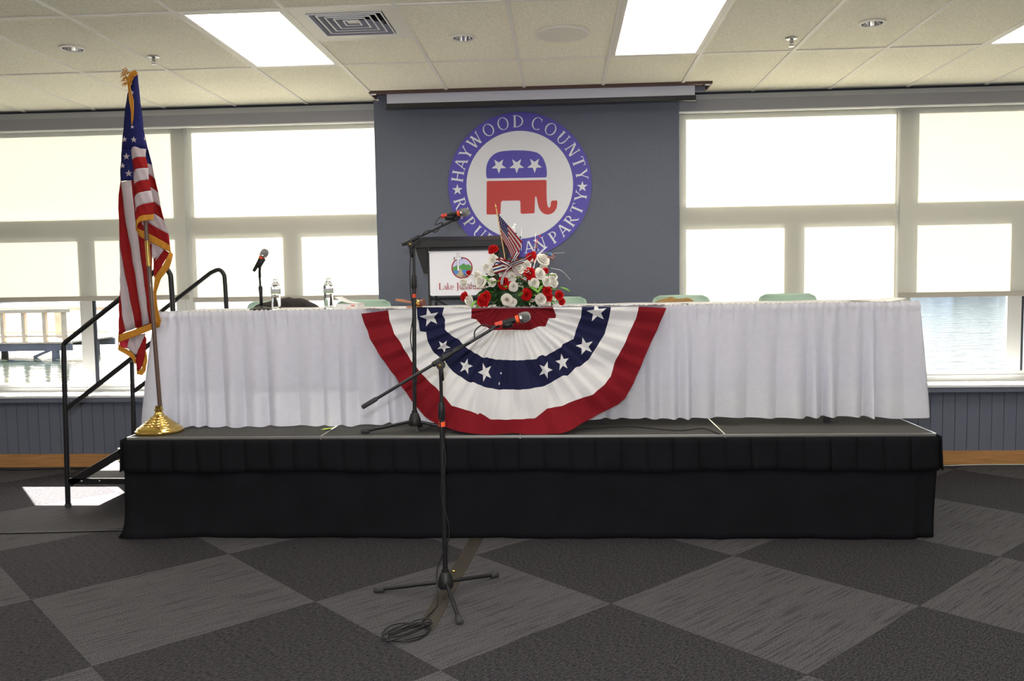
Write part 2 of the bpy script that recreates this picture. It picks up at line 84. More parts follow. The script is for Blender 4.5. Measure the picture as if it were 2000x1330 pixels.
def glass(name, tint=(1, 1, 1), fac=1.0):
    m = bpy.data.materials.new(name); m.use_nodes = True; n = m.node_tree; n.nodes.clear()
    o = n.nodes.new('ShaderNodeOutputMaterial'); t = n.nodes.new('ShaderNodeBsdfTransparent'); g = n.nodes.new('ShaderNodeBsdfGlossy')
    g.inputs['Roughness'].default_value = .02; t.inputs[0].default_value = (*tint, 1)
    lw = n.nodes.new('ShaderNodeLayerWeight'); pw = n.nodes.new('ShaderNodeMath'); pw.operation = 'POWER'; pw.inputs[1].default_value = 4
    f = n.nodes.new('ShaderNodeMath'); f.operation = 'MULTIPLY_ADD'; f.inputs[1].default_value = .5*fac; f.inputs[2].default_value = .03*fac
    n.links.new(lw.outputs['Facing'], pw.inputs[0]); n.links.new(pw.outputs[0], f.inputs[0])
    mx = n.nodes.new('ShaderNodeMixShader'); n.links.new(f.outputs[0], mx.inputs[0])
    n.links.new(t.outputs[0], mx.inputs[1]); n.links.new(g.outputs[0], mx.inputs[2]); n.links.new(mx.outputs[0], o.inputs[0])
    return m
def shade_mat(name, rgb, open_=.1, trl=.4):
    m = bpy.data.materials.new(name); m.use_nodes = True; n = m.node_tree; n.nodes.clear()
    o = n.nodes.new('ShaderNodeOutputMaterial'); c = (*lin(rgb), 1)
    d = n.nodes.new('ShaderNodeBsdfDiffuse'); d.inputs[0].default_value = c
    t = n.nodes.new('ShaderNodeBsdfTranslucent'); t.inputs[0].default_value = c
    p = n.nodes.new('ShaderNodeBsdfTransparent')
    a = n.nodes.new('ShaderNodeMixShader'); a.inputs[0].default_value = trl
    n.links.new(d.outputs[0], a.inputs[1]); n.links.new(t.outputs[0], a.inputs[2])
    b = n.nodes.new('ShaderNodeMixShader'); b.inputs[0].default_value = open_
    n.links.new(a.outputs[0], b.inputs[1]); n.links.new(p.outputs[0], b.inputs[2]); n.links.new(b.outputs[0], o.inputs[0])
    return m
def carpet(name, rgb, rgb2, streak):
    m = bpy.data.materials.new(name); m.use_nodes = True; n = m.node_tree; b = n.nodes['Principled BSDF']
    b.inputs['Roughness'].default_value = .95; b.inputs['Specular IOR Level'].default_value = .1
    g = n.nodes.new('ShaderNodeNewGeometry'); mp = n.nodes.new('ShaderNodeMapping'); mp.vector_type = 'POINT'
    mp.inputs['Rotation'].default_value = (0, 0, -math.pi/4)
    n.links.new(g.outputs['Position'], mp.inputs[0])
    m2 = n.nodes.new('ShaderNodeMapping'); m2.inputs['Scale'].default_value = (3, 85, 1) if streak else (45, 130, 1)
    n.links.new(mp.outputs[0], m2.inputs[0])
    nz = n.nodes.new('ShaderNodeTexNoise'); nz.inputs['Scale'].default_value = 1; nz.inputs['Detail'].default_value = 3
    nz.inputs['Roughness'].default_value = .7
    n.links.new(m2.outputs[0], nz.inputs['Vector'])
    rp = n.nodes.new('ShaderNodeValToRGB')
    rp.color_ramp.elements[0].position = .35 if streak else .40; rp.color_ramp.elements[1].position = .5 if streak else .60
    rp.color_ramp.elements[0].color = (*lin(rgb2), 1); rp.color_ramp.elements[1].color = (*lin(rgb), 1)
    n.links.new(nz.outputs[0], rp.inputs[0])
    f = n.nodes.new('ShaderNodeTexNoise'); f.inputs['Scale'].default_value = 170; f.inputs['Detail'].default_value = 2
    n.links.new(g.outputs['Position'], f.inputs['Vector'])
    mx = n.nodes.new('ShaderNodeMix'); mx.data_type = 'RGBA'; mx.blend_type = 'MULTIPLY'; mx.inputs[0].default_value = 1
    r2 = n.nodes.new('ShaderNodeValToRGB'); r2.color_ramp.elements[0].position = .3; r2.color_ramp.elements[1].position = .7
    r2.color_ramp.elements[0].color = (.45, .45, .45, 1); r2.color_ramp.elements[1].color = (1.6, 1.57, 1.52, 1)
    n.links.new(f.outputs[0], r2.inputs[0]); n.links.new(rp.outputs[0], mx.inputs[6]); n.links.new(r2.outputs[0], mx.inputs[7])
    n.links.new(mx.outputs[2], b.inputs['Base Color'])
    bp = n.nodes.new('ShaderNodeBump'); bp.inputs['Strength'].default_value = .4; bp.inputs['Distance'].default_value = .004
    n.links.new(nz.outputs[0], bp.inputs['Height']); n.links.new(bp.outputs[0], b.inputs['Normal'])
    return m
MT = dict(
 carpet_dark=carpet('carpet_dark', (63, 61, 64), (35, 34, 38), False),
 carpet_light=carpet('carpet_light', (75, 74, 77), (52, 51, 55), True),
 stage_carpet=mat('stage_carpet', (78, 76, 74), .95, var=.35, scale=220, spec=.1),
 ceiling=mat('ceiling_tile', (244, 238, 216), .95, var=.13, scale=95, bump=.35, spec=.1),
 tee=mat('ceiling_tee', (232, 228, 215), .5),
 wall=mat('wall_grey', (106, 111, 124), .8, var=.05, scale=60, bump=.12, bscale=140, spec=.2),
 wallbd=mat('wall_board', (106, 111, 126), .6, spec=.3),
 groove=mat('groove_dark', (45, 48, 55), .9),
 oak=mat('oak', (178, 130, 82), .45, var=.2, scale=3, stretch=(1.5, 30, 30)),
 hem=mat('hem_bar', (170, 164, 152), .6),
 frame=mat('window_frame', (196, 196, 190), .5),
 fascia=mat('fascia', (140, 140, 148), .6),
 fascia2=mat('fascia_light', (176, 178, 180), .6),
 white=mat('white_paint', (235, 235, 235), .5),
 beige=mat('beige_wall', (205, 196, 178), .9, var=.04, scale=4),
 glass=glass('window_glass'),
 black=mat('black_metal', (26, 26, 28), .4, spec=.4),
 blackp=mat('black_plastic', (22, 22, 23), .5, spec=.4),
 blackcloth=mat('black_cloth', (25, 25, 28), .98, var=.12, scale=5, bump=.15, bscale=25, spec=.05),
 steel=mat('brushed_steel', (190, 190, 192), .25, metal=1),
 alu=mat('aluminium_trim', (228, 226, 220), .28, metal=.9),
 brass=mat('polished_brass', (226, 192, 110), .13, metal=1),
 gold=mat('gold_fringe', (204, 140, 40), .75, var=.25, scale=60, stretch=(6, 1, 1), trans=.25),
 wood=mat('dark_pole_wood', (88, 66, 55), .35, var=.15, scale=10, coat=.3),
 lightwood=mat('stick_wood', (214, 178, 120), .6),
 orange=mat('orange_tape', (232, 84, 40), .6),
 redband=mat('red_band', (200, 60, 40), .5),
 seal_blue=mat('seal_blue', (84, 76, 172), .45, spec=.3),
 seal_white=mat('seal_white', (226, 226, 232), .45, spec=.3),
 seal_red=mat('seal_red', (192, 62, 56), .45, spec=.3),
 cwhite=mat('white_cotton', (228, 226, 226), .9, var=.03, scale=9, bump=.25, bscale=30, trans=.16, spec=.1),
 linen=mat('white_skirt', (236, 236, 246), .9, var=.02, scale=30, bump=.3, bscale=35, trans=.42, spec=.1),
 cred=mat('red_cotton', (122, 26, 34), .9, var=.1, scale=8, bump=.2, bscale=30, trans=.1, spec=.1),
 cnavy=mat('navy_cotton', (32, 34, 64), .9, var=.1, scale=8, bump=.2, bscale=30, trans=.05, spec=.1),
 fwhite=mat('flag_white', (208, 195, 199), .7, var=.05, scale=20, trans=.35, spec=.2),
 fred=mat('flag_red', (162, 30, 32), .7, var=.08, scale=20, trans=.35, spec=.2),
 fnavy=mat('flag_navy', (30, 34, 92), .7, var=.12, scale=12, trans=.15, spec=.2),
 fred_lit=mat('flag_red_lit', (214, 70, 90), .7, trans=.5, spec=.2),  # lit copy of the flag red, the light on it put into the colour
 chair=mat('sage_plastic', (166, 192, 172), .45, spec=.4),
 rose_w=mat('white_rose', (240, 236, 226), .8, trans=.15, spec=.2),
 rose_r=mat('red_rose', (190, 12, 18), .8, var=.15, scale=30, trans=.1, spec=.2),
 leaf=mat('leaf_green', (38, 74, 36), .5, var=.3, scale=40, trans=.1),
 leaf2=mat('leaf_bright', (120, 176, 70), .5, var=.4, scale=60, trans=.15),
 blue=mat('ribbon_blue', (30, 60, 120), .5),
 silver=mat('silver_strand', (210, 205, 195), .3, metal=.3),
 paper=mat('paper', (232, 230, 226), .8),
 note=mat('sticky_note', (205, 235, 90), .8),
 tan=mat('tan_cloth', (150, 116, 66), .9, var=.15, scale=15, bump=.4),
 darkcloth=mat('dark_jacket', (48, 42, 42), .9, var=.3, scale=12, bump=.5),
 gavel=mat('gavel_wood', (170, 108, 70), .35, coat=.4),
 gavel2=mat('gavel_dark_wood', (110, 58, 40), .3, coat=.4),
 tape=mat('gaffer_tape', (50, 44, 36), .7, var=.1),
 water_clear=None,
 label=mat('bottle_label', (205, 205, 212), .5, trans=.3),
 green=mat('label_green', (120, 170, 40), .5),
 screen=mat('screen_white', (232, 232, 242), .7),
 brown=mat('brown_housing', (84, 58, 50), .5, metal=.3),
 dark=mat('dark_void', (40, 32, 30), .9),
 troffer=emis('troffer_diffuser', (1, .95, .86), TROFFER),
 dock=mat('dock_wood', (176, 160, 140), .9, var=.15, scale=3),
 dock2=mat('dock_beam', (90, 92, 100), .9, var=.15, scale=3),
 forest=mat('hazy_forest', (58, 68, 84), 1, var=.4, scale=.25, spec=0),  # bluish haze of distance is mixed into this colour
 signwhite=mat('sign_white', (222, 222, 228), .5),
 maroon=mat('maroon_print', (150, 30, 34), .5),
 hillgreen=mat('print_green', (70, 140, 60), .5), lakeblue=mat('print_blue', (60, 120, 190), .5),
 sand=mat('print_sand', (170, 160, 130), .5), lilac=mat('print_lilac', (190, 190, 225), .5),
 mesh=mat('mic_grille', (150, 150, 150), .35, metal=.8, bump=.8, bscale=900),
 rub=mat('rubber', (48, 48, 50), .8),
 shade=shade_mat('roller_shade_cloth', (232, 230, 220), .03, .36),
 shade2=shade_mat('roller_shade_cloth_cream', (229, 228, 218), .03, .23),
 speaker=mat('speaker_grille', (230, 225, 210), .7, bump=.5, bscale=300),
 reflector=mat('lamp_reflector', (220, 220, 225), .12, metal=1),
)
mb_ = bpy.data.materials.new('bottle_water'); mb_.use_nodes = True; b = mb_.node_tree.nodes['Principled BSDF']
b.inputs['Transmission Weight'].default_value = 1; b.inputs['Roughness'].default_value = .01; b.inputs['IOR'].default_value = 1.33; b.inputs['Base Color'].default_value = (.95, .97, .97, 1)
MT['water_clear'] = mb_
# lake water
mw = bpy.data.materials.new('lake_water'); mw.use_nodes = True; n = mw.node_tree; b = n.nodes['Principled BSDF']
b.inputs['Base Color'].default_value = (.03, .04, .03, 1); b.inputs['Roughness'].default_value = .04; b.inputs['IOR'].default_value = 1.33
tc = n.nodes.new('ShaderNodeTexCoord'); mp = n.nodes.new('ShaderNodeMapping'); mp.inputs['Scale'].default_value = (.5, 1.6, 1)
nz = n.nodes.new('ShaderNodeTexNoise'); nz.inputs['Scale'].default_value = 2.2; nz.inputs['Detail'].default_value = 6
bp = n.nodes.new('ShaderNodeBump'); bp.inputs['Strength'].default_value = .4; bp.inputs['Distance'].default_value = .05
n.links.new(tc.outputs['Object'], mp.inputs[0]); n.links.new(mp.outputs[0], nz.inputs['Vector'])
n.links.new(nz.outputs[0], bp.inputs['Height']); n.links.new(bp.outputs[0], b.inputs['Normal'])
MT['water'] = mw

# ---------------------------------------------------------------- mesh helpers
def origin_of(p):
    o = Vector((0, 0, 0))
    while p is not None: o += Vector(p.location); p = p.parent
    return o
class MB:
    def __init__(s): s.v = []; s.f = []; s.m = []; s.cur = 0
    def add(s, vs, fs):
        k = len(s.v); s.v += [tuple(v) for v in vs]
        for f in fs: s.f.append(tuple(k+i for i in f)); s.m.append(s.cur)
        return s
    def box(s, x0, x1, y0, y1, z0, z1):
        return s.add([(x0,y0,z0),(x1,y0,z0),(x1,y1,z0),(x0,y1,z0),(x0,y0,z1),(x1,y0,z1),(x1,y1,z1),(x0,y1,z1)],
                     [(3,2,1,0),(4,5,6,7),(0,1,5,4),(1,2,6,5),(2,3,7,6),(3,0,4,7)])
    def bar(s, a, b, w, h, up=(0,0,1)):
        a = Vector(a); b = Vector(b); d = (b-a).normalized(); u = Vector(up)
        r = d.cross(u).normalized(); u = r.cross(d)
        vs = [p+r*i*w/2+u*j*h/2 for p in (a, b) for i, j in ((-1,-1),(1,-1),(1,1),(-1,1))]
        return s.add(vs, [(3,2,1,0),(4,5,6,7),(0,1,5,4),(1,2,6,5),(2,3,7,6),(3,0,4,7)])
    def tube(s, pts, r, n=10, cap=True, closed=False):
        pts = [Vector(p) for p in pts]; N = len(pts); k = len(s.v)
        rs = r if isinstance(r, (list, tuple)) else [r]*N
        t0 = (pts[1]-pts[0]).normalized(); ref = Vector((0,0,1)) if abs(t0.z) < .9 else Vector((1,0,0))
        u = t0.cross(ref).normalized()
        for i, p in enumerate(pts):
            if closed: t = (pts[(i+1) % N]-pts[i-1]).normalized()
            else: t = (pts[min(i+1, N-1)]-pts[max(i-1, 0)]).normalized()
            u = (u-t*u.dot(t)).normalized(); w_ = t.cross(u)
            for j in range(n):
                a = 2*math.pi*j/n; s.v.append(tuple(p+(u*math.cos(a)+w_*math.sin(a))*rs[i]))
        for i in range(N if closed else N-1):
            for j in range(n):
                i2 = (i+1) % N
                s.f.append((k+i*n+j, k+i*n+(j+1) % n, k+i2*n+(j+1) % n, k+i2*n+j)); s.m.append(s.cur)
        if cap and not closed:
            s.f.append(tuple(k+j for j in range(n))[::-1]); s.m.append(s.cur)
            s.f.append(tuple(k+(N-1)*n+j for j in range(n))); s.m.append(s.cur)
        return s
    def lathe(s, prof, c=(0,0,0), axis=(0,0,1), n=24):
        a = Vector(axis).normalized(); q = Vector((0,0,1)).rotation_difference(a); c = Vector(c); k = len(s.v)
        for r, z in prof:
            for j in range(n):
                t = 2*math.pi*j/n; s.v.append(tuple(c+q@Vector((max(r,1e-5)*math.cos(t), max(r,1e-5)*math.sin(t), z))))
        for i in range(len(prof)-1):
            for j in range(n):
                s.f.append((k+i*n+j, k+i*n+(j+1) % n, k+(i+1)*n+(j+1) % n, k+(i+1)*n+j)); s.m.append(s.cur)
        return s
    def grid(s, fn, nu, nv):
        k = len(s.v)
        for i in range(nu+1):
            for j in range(nv+1): s.v.append(tuple(fn(i/nu, j/nv)))
        for i in range(nu):
            for j in range(nv):
                s.f.append((k+i*(nv+1)+j, k+(i+1)*(nv+1)+j, k+(i+1)*(nv+1)+j+1, k+i*(nv+1)+j+1)); s.m.append(s.cur)
        return s
    def prism(s, poly, d0, d1, fn):
        """poly: 2D list; fn(x,y,d)->3D; front cap at d0"""
        tri = tessellate_polygon([[Vector((x, y, 0)) for x, y in poly]]); N = len(poly)
        vs = [fn(x, y, d0) for x, y in poly]+[fn(x, y, d1) for x, y in poly]
        fs = [tuple(t) for t in tri]+[tuple(i+N for i in t)[::-1] for t in tri]
        fs += [(i, (i+1) % N, (i+1) % N+N, i+N) for i in range(N)]
        return s.add(vs, fs)
    def build(s, name, m, parent=None, smooth=False, loc=None, bevel=0, sub=0, solid=0, fixn=True, auto=None):
        org = Vector(loc) if loc is not None else (origin_of(parent) if parent else Vector((0,0,0)))
        me = bpy.data.meshes.new(name)
        me.from_pydata([tuple(Vector(v)-org) for v in s.v], [], s.f)
        ms = m if isinstance(m, (list, tuple)) else [m]
        for x in ms: me.materials.append(MT[x])
        for p, k in zip(me.polygons, s.m): p.material_index = k
        if fixn:
            bm = bmesh.new(); bm.from_mesh(me); bmesh.ops.recalc_face_normals(bm, faces=bm.faces); bm.to_mesh(me); bm.free()
        if smooth: me.shade_smooth()
        if auto: me.set_sharp_from_angle(angle=math.radians(auto))
        o = bpy.data.objects.new(name, me); COL.objects.link(o)
        if parent is not None:
            o.parent = parent; o.location = (0,0,0) if loc is None else tuple(Vector(loc)-origin_of(parent))
        elif loc is not None: o.location = loc
        if bevel:
            md = o.modifiers.new('bevel', 'BEVEL'); md.width = bevel; md.segments = 2; md.limit_method = 'ANGLE'
        if sub:
            md = o.modifiers.new('sub', 'SUBSURF'); md.levels = sub; md.render_levels = sub
        if solid:
            md = o.modifiers.new('solid', 'SOLIDIFY'); md.thickness = solid; md.offset = 0
        return o
def tag(o, label=None, cat=None, group=None, kind=None):
    if label: o['label'] = label
    if cat: o['category'] = cat
    if group: o['group'] = group
    if kind: o['kind'] = kind
    return o
def thing(name, label, cat, loc=(0,0,0), rz=0, group=None):
    o = bpy.data.objects.new(name, None); COL.objects.link(o); o.location = loc; o.rotation_euler = (0,0,rz)
    o.empty_display_size = .1
    return tag(o, label, cat, group)
def dup(o, parent=None):
    c = o.copy(); COL.objects.link(c)
    if parent is not None: c.parent = parent
    for ch in list(o.children): dup(ch, c)
    return c
def struct(o): o['kind'] = 'structure'; return o
def box(name, m, parent, *a, **k): return MB().box(*a).build(name, m, parent, **k)
def bez(pts, n=8):
    """smooth a polyline with Catmull-Rom"""
    P = [Vector(p) for p in pts]; out = []
    for i in range(len(P)-1):
        p0, p1, p2, p3 = P[max(i-1,0)], P[i], P[i+1], P[min(i+2,len(P)-1)]
        for k in range(n):
            t = k/n; out.append(.5*((2*p1)+(-p0+p2)*t+(2*p0-5*p1+4*p2-p3)*t*t+(-p0+3*p1-3*p2+p3)*t**3))
    return out+[P[-1]]
def resample(pts, n):
    P = [Vector(p) for p in pts]; L = [0]
    for a, b in zip(P, P[1:]): L.append(L[-1]+(b-a).length)
    out = []
    for i in range(n):
        t = L[-1]*i/(n-1); k = 0
        while k < len(P)-2 and L[k+1] < t: k += 1
        out.append(P[k].lerp(P[k+1], (t-L[k])/max(1e-9, L[k+1]-L[k])))
    return out

CZ = 3.0426; WY = 7.077; GY = 7.30; ZS = .62; HX = .6096
X0 = -.2784; R0 = 4.684
# ================================================================ SETTING
# floor with carpet tiles
floor = struct(MB().box(-8, 8.5, -6.5, 7.5, -.25, -.005).build('floor', 'carpet_dark'))
S = 1.018; u0 = (.215+4.01)/math.sqrt(2); v0 = (4.01-.215)/math.sqrt(2); h = S/2
def clip(poly, ax, lim, sgn):
    out = []
    for i in range(len(poly)):
        a, b = poly[i], poly[(i+1) % len(poly)]; ia = sgn*(a[ax]-lim) <= 0; ib = sgn*(b[ax]-lim) <= 0
        if ia: out.append(a)
        if ia != ib:
            t = (lim-a[ax])/(b[ax]-a[ax]); out.append((a[0]+(b[0]-a[0])*t, a[1]+(b[1]-a[1])*t))
    return out
tile_me = {}
for i in range(-14, 14):
    for j in range(-14, 14):
        uc = u0+(i+.5)*h; vc = v0+(j+.5)*h
        cx = (uc-vc)/math.sqrt(2); cy = (uc+vc)/math.sqrt(2)
        if not (-5.6 < cx < 5.2 and 1.6 < cy < 7.3): continue
        if abs(cx) > 1.5+cy*.72: continue
        light = ((i//2)+(j//2)) % 2 == 1
        g = .0006; r = (h/2-g)*math.sqrt(2)
        poly = [(cx-r, cy), (cx, cy-r), (cx+r, cy), (cx, cy+r)]
        m = 'carpet_light' if light else 'carpet_dark'
        if cy+r > WY-.005:
            poly = clip(poly, 1, WY-.005, 1)
            if len(poly) < 3: continue
            mb = MB(); mb.prism(poly, 0, -.0055, lambda x, y, d: (x, y, d)); mb.build('carpet_tile', m, floor)
        else:
            if m not in tile_me:
                o = MB().prism(poly, 0, -.0055, lambda x, y, d: (x, y, d)).build('carpet_tile', m, floor, loc=(cx, cy, 0)); tile_me[m] = o.data
            else:
                o = bpy.data.objects.new('carpet_tile', tile_me[m]); COL.objects.link(o); o.parent = floor; o.location = (cx, cy, 0)
outer = MB()
for i in range(-16, 16):
    for j in range(-16, 16):
        if (i+j) % 2 == 0: continue
        uc = u0+(i+.5)*S; vc = v0+(j+.5)*S; cx = (uc-vc)/math.sqrt(2); cy = (uc+vc)/math.sqrt(2); r = S/2*math.sqrt(2)
        if cy > 6.9 or abs(cx) > 8 or cy < -6.4: continue
        outer.add([(cx-r, cy, -.0045), (cx, cy-r, -.0045), (cx+r, cy, -.0045), (cx, cy+r, -.0045)], [(0, 1, 2, 3)])
outer.build('carpet_tiles', 'carpet_light', floor)['kind'] = 'stuff'
# ceiling
ceil = struct(MB().box(-8, 8.5, -6.5, 6.70, CZ+.16, CZ+.3).box(-8, -1.60, 6.70, 7.32, CZ+.16, CZ+.3).box(1.24, 8.5, 6.70, 7.32, CZ+.16, CZ+.3).box(-1.6, 1.24, 6.7, 7.32, CZ+.3, CZ+.34).build('ceiling', 'white'))
rows = [(R0-5*2*HX+2*HX*k, R0-5*2*HX+2*HX*(k+1)) for k in range(0, 6)]   # last = 4.684..5.903
rows.append((R0+2*HX, WY+.04))
HOLES = [(-3.05, 5.30, .07), (-.594, 5.345, .07), (1.858, 5.32, .07)]
def tile(x0, x1, y0, y1):
    e = .004; z = CZ+.007
    for hx, hy, hr in HOLES:
        if x0 < hx < x1 and y0 < hy < y1:
            out = [(x0+e, y0+e), (x1-e, y0+e), (x1-e, y1-e), (x0+e, y1-e)]
            n_ = 32; inn = [(hx+hr*math.cos(-2*math.pi*i/n_), hy+hr*math.sin(-2*math.pi*i/n_)) for i in range(n_)]
            tri = tessellate_polygon([[Vector((a, b, 0)) for a, b in out], [Vector((a, b, 0)) for a, b in inn]])
            al = out+inn; N = len(al)
            fs = [tuple(q) for q in tri]+[tuple(i+N for i in q) for q in tri]
            fs += [(i, (i+1) % 4, (i+1) % 4+N, i+N) for i in range(4)]+[(4+i, 4+(i+1) % n_, 4+(i+1) % n_+N, 4+i+N) for i in range(n_)]
            return MB().add([(a, b, z) for a, b in al]+[(a, b, z+.016) for a, b in al], fs).build('ceiling_tile', 'ceiling', ceil)
    return MB().box(x0+e, x1-e, y0+e, y1-e, z, z+.016).build('ceiling_tile', 'ceiling', ceil)
troffers = [(-3, 5), (1, 5), (5, 5)]
special = {(-2, 5): 'diffuser'}
for ri, (ya, yb) in enumerate(rows):
    for k in range(-11, 12):
        xa = X0+k*HX; xb = xa+HX
        if (k, ri) in troffers: continue
        if ri in (1, 3) and (k % 4) == 1: continue
        if (k, ri) in special: tile(xa, xb, ya+HX, yb); continue
        if ri == 6 and k in (-2, -1, 0, 1): tile(xa, xb, ya, 6.735); continue
        if ri == 6 and k == 2:
            MB().box(xa+.004, xb-.004, ya+.004, 6.735, CZ+.007, CZ+.023).box(1.168, xb-.004, 6.735, yb-.004, CZ+.007, CZ+.023).build('ceiling_tile', 'ceiling', ceil); continue
        tile(xa, xb, ya, yb)
for k in range(-11, 13):
    x = X0+k*HX; y1 = 6.74 if k in (-1, 0, 1, 2) else WY+.05
    MB().box(x-.012, x+.012, rows[0][0], y1, CZ-.001, CZ+.007).build('ceiling_tee', 'tee', ceil)
for ya, yb in rows:
    MB().box(X0-11*HX, X0+12*HX, ya-.011, ya+.011, CZ-.0002, CZ+.0068).build('ceiling_tee', 'tee', ceil)
MB().box(X0-2*HX+.012, X0-HX-.012, R0+HX-.011, R0+HX+.011, CZ-.0002, CZ+.0068).build('ceiling_tee', 'tee', ceil)
# walls
wb = MB().box(-8, 8.5, WY+.012, 7.40, 0, .62)
wb.box(-8, 8.5, WY+.35, 7.6, -.6, 0)
wall = struct(wb.build('wall_back', 'groove'))
for side, xs in (('left', [-6.858+.0965*i for i in range(55)]), ('middle', [-1.5+.0965*i for i in range(26)]), ('right', [1.05+.0965*i for i in range(43)])):
    me = None
    for x in xs:
        if me is None:
            o = MB().box(0, .0925, 0, .014, .11, .62).build('wall_plank', 'wallbd', wall, loc=(x, WY-.002, 0)); 
            o.data.transform(Matrix.Translation((x, WY-.002, 0))); me = o.data
        else:
            o = bpy.data.objects.new('wall_plank', me); COL.objects.link(o); o.parent = wall; o.location = (x, WY-.002, 0)
# panel between the windows
pan = MB().box(-1.535, .957, WY-.01, 7.305, .62, 3.2).build('wall_panel', 'wall', wall, bevel=.004)
# solid wall pieces beyond the outer windows and above the windows
MB().box(-8, 8.5, 7.262, 7.30, 2.93, 3.35).build('wall_header', 'fascia', wall)
MB().box(-8, -6.95, WY, 7.4, .62, 3.2).build('wall_end', 'wall', wall)
MB().box(6.6, 8.5, WY, 7.4, .62, 3.2).build('wall_end', 'wall', wall)
# fascia (blind pocket) in two bands, left and right of the panel
for i, (xa, xb, zl) in enumerate(((-7, -1.536, 2.877), (.958, 6.7, 2.885))):
    t = struct(MB().box(xa, xb, WY+.045, WY+.065, zl+.107, CZ+.02).build('trim_%d' % (i*2+1), 'fascia2'))
    t2 = struct(MB().box(xa, xb, WY+.01, WY+.028, zl+.006, zl+.1).box(xa, xb, WY+.028, WY+.045, zl+.092, zl+.1).build('trim_%d' % (i*2+2), 'fascia'))
    MB().box(xa, xb, WY+.04, WY+.046, CZ-.012, CZ+.004).build('shadow_gap', 'groove', t)
    MB().box(xa, xb, WY+.006, WY+.03, zl-.006, zl+.006).build('fascia_lip', 'white', t2)
for i, (xa, xb) in enumerate(((-8, -1.5), (-1.5, .95), (.95, 8.5))):
    nm = ('left', 'middle', 'right')[i]
    struct(MB().box(xa, xb, WY-.018, WY+.012, 0, .10).box(xa, xb, WY-.013, WY+.012, .10, .112).build('baseboard_'+nm, 'oak'))
for nm, a in (('left', (-8.2, -8, -6.5, 7.5, 0, 3.3)), ('right', (8.5, 8.7, -6.5, 7.5, 0, 3.3)), ('rear', (-8.2, 8.7, -6.7, -6.5, 0, 3.3))):
    struct(MB().box(*a).build('wall_'+nm, 'beige'))
# windows
bays = [(-6.83, -5.17, .72), (-5.03, -3.365, .70), (-3.2, -1.47, .72), (1.0, 2.718, .73), (2.882, 4.54, .742), (4.70, 6.36, .742)]
ZT, ZM1, ZM0 = 2.90, 2.155, 1.995
for wi, (xa, xb, zb) in enumerate(bays):
    F0, F1 = 7.27, 7.302
    xl = (xa-.082) if wi not in (3,) else .955
    xr = (xb+.082) if wi != 2 else -1.50
    xm = {0: -6.0, 1: -4.18, 2: -2.35, 3: 1.89, 4: 3.715, 5: 5.55}[wi]
    mw_ = {1: .055, 4: .058}.get(wi, .06)
    f = MB().box(xl, xa, F0, F1, .62, 2.95).box(xb, xr, F0, F1, .62, 2.95)
    f.box(xa, xb, F0, F1, .62, zb).box(xa, xb, F0, F1, ZT, 2.95).box(xa, xb, F0, F1, ZM0, ZM1)
    win = struct(f.build('window_%d' % (wi+1), 'frame', bevel=.004))
    MB().box(xm-mw_, xm+mw_, F0-.004, F1-.01, zb, ZM0).build('mullion', 'frame', win, bevel=.003)
    MB().box(xm+mw_-.01, xm+mw_+.022, F0+.004, F1-.004, zb+.001, ZM0-.001).build('sash_stile', 'groove', win)
    MB().box(xa, xb, F0-.012, F0, zb-.045, zb-.033).build('sash_ledge', 'frame', win)
    for a, b_, c, d in ((xa, xb, ZM1, ZT), (xa, xm-mw_, zb, ZM0), (xm+mw_+.022, xb, zb, ZM0)):
        MB().box(a-.005, b_+.005, 7.280, 7.284, c-.005, d+.005).build('pane', 'glass', win)
for i, (xa, xb, z) in enumerate(((-7, -1.53, .632), (.955, 6.7, .66))):
    s_ = struct(MB().box(xa, xb, 6.99, 7.28, z-.022, z).build('trim_%d' % (i+5), 'white', bevel=.004))
    MB().box(xa, xb, 7.0, WY+.02, z-.06, z-.022).build('sill_apron', 'wallbd', s_)
# roller shades (hang in front of the windows)
shades = [(-6.9, -5.08, 7.252, .80, 'shade2', 'off-white roller shade lowered beyond the left edge of the picture'),
          (-5.085, -3.245, 7.252, 1.445, 'shade2', 'cream roller shade over the window behind the flag'),
          (-3.20, -1.56, 7.252, 1.42, 'shade', 'white roller shade between the flag and the dark wall panel'),
          (.985, 2.75, 7.252, .80, 'shade', 'white roller shade immediately right of the dark wall panel'),
          (2.775, 4.60, 7.252, 1.372, 'shade2', 'cream roller shade over the window at the right edge, lake showing beneath'),
          (4.63, 6.5, 7.252, 1.372, 'shade2', 'cream roller shade beyond the right edge of the picture')]
for x0, x1, y, z, m, lb in shades:
    t = thing('roller_shade', lb, 'shade', ((x0+x1)/2, y, z), group='roller shades on the window wall')
    MB().box(x0, x1, y-.0006, y+.0006, z+.02, 2.93).build('shade_cloth', m, t)
    MB().box(x0-.005, x1+.005, y-.008, y+.008, z-.015, z+.028).build('hem_bar', 'hem', t, bevel=.003)
    MB().tube([(x0, y-.01, 2.945), (x1, y-.01, 2.945)], .022, 14).build('roller_tube', 'frame', t, smooth=True, auto=40)

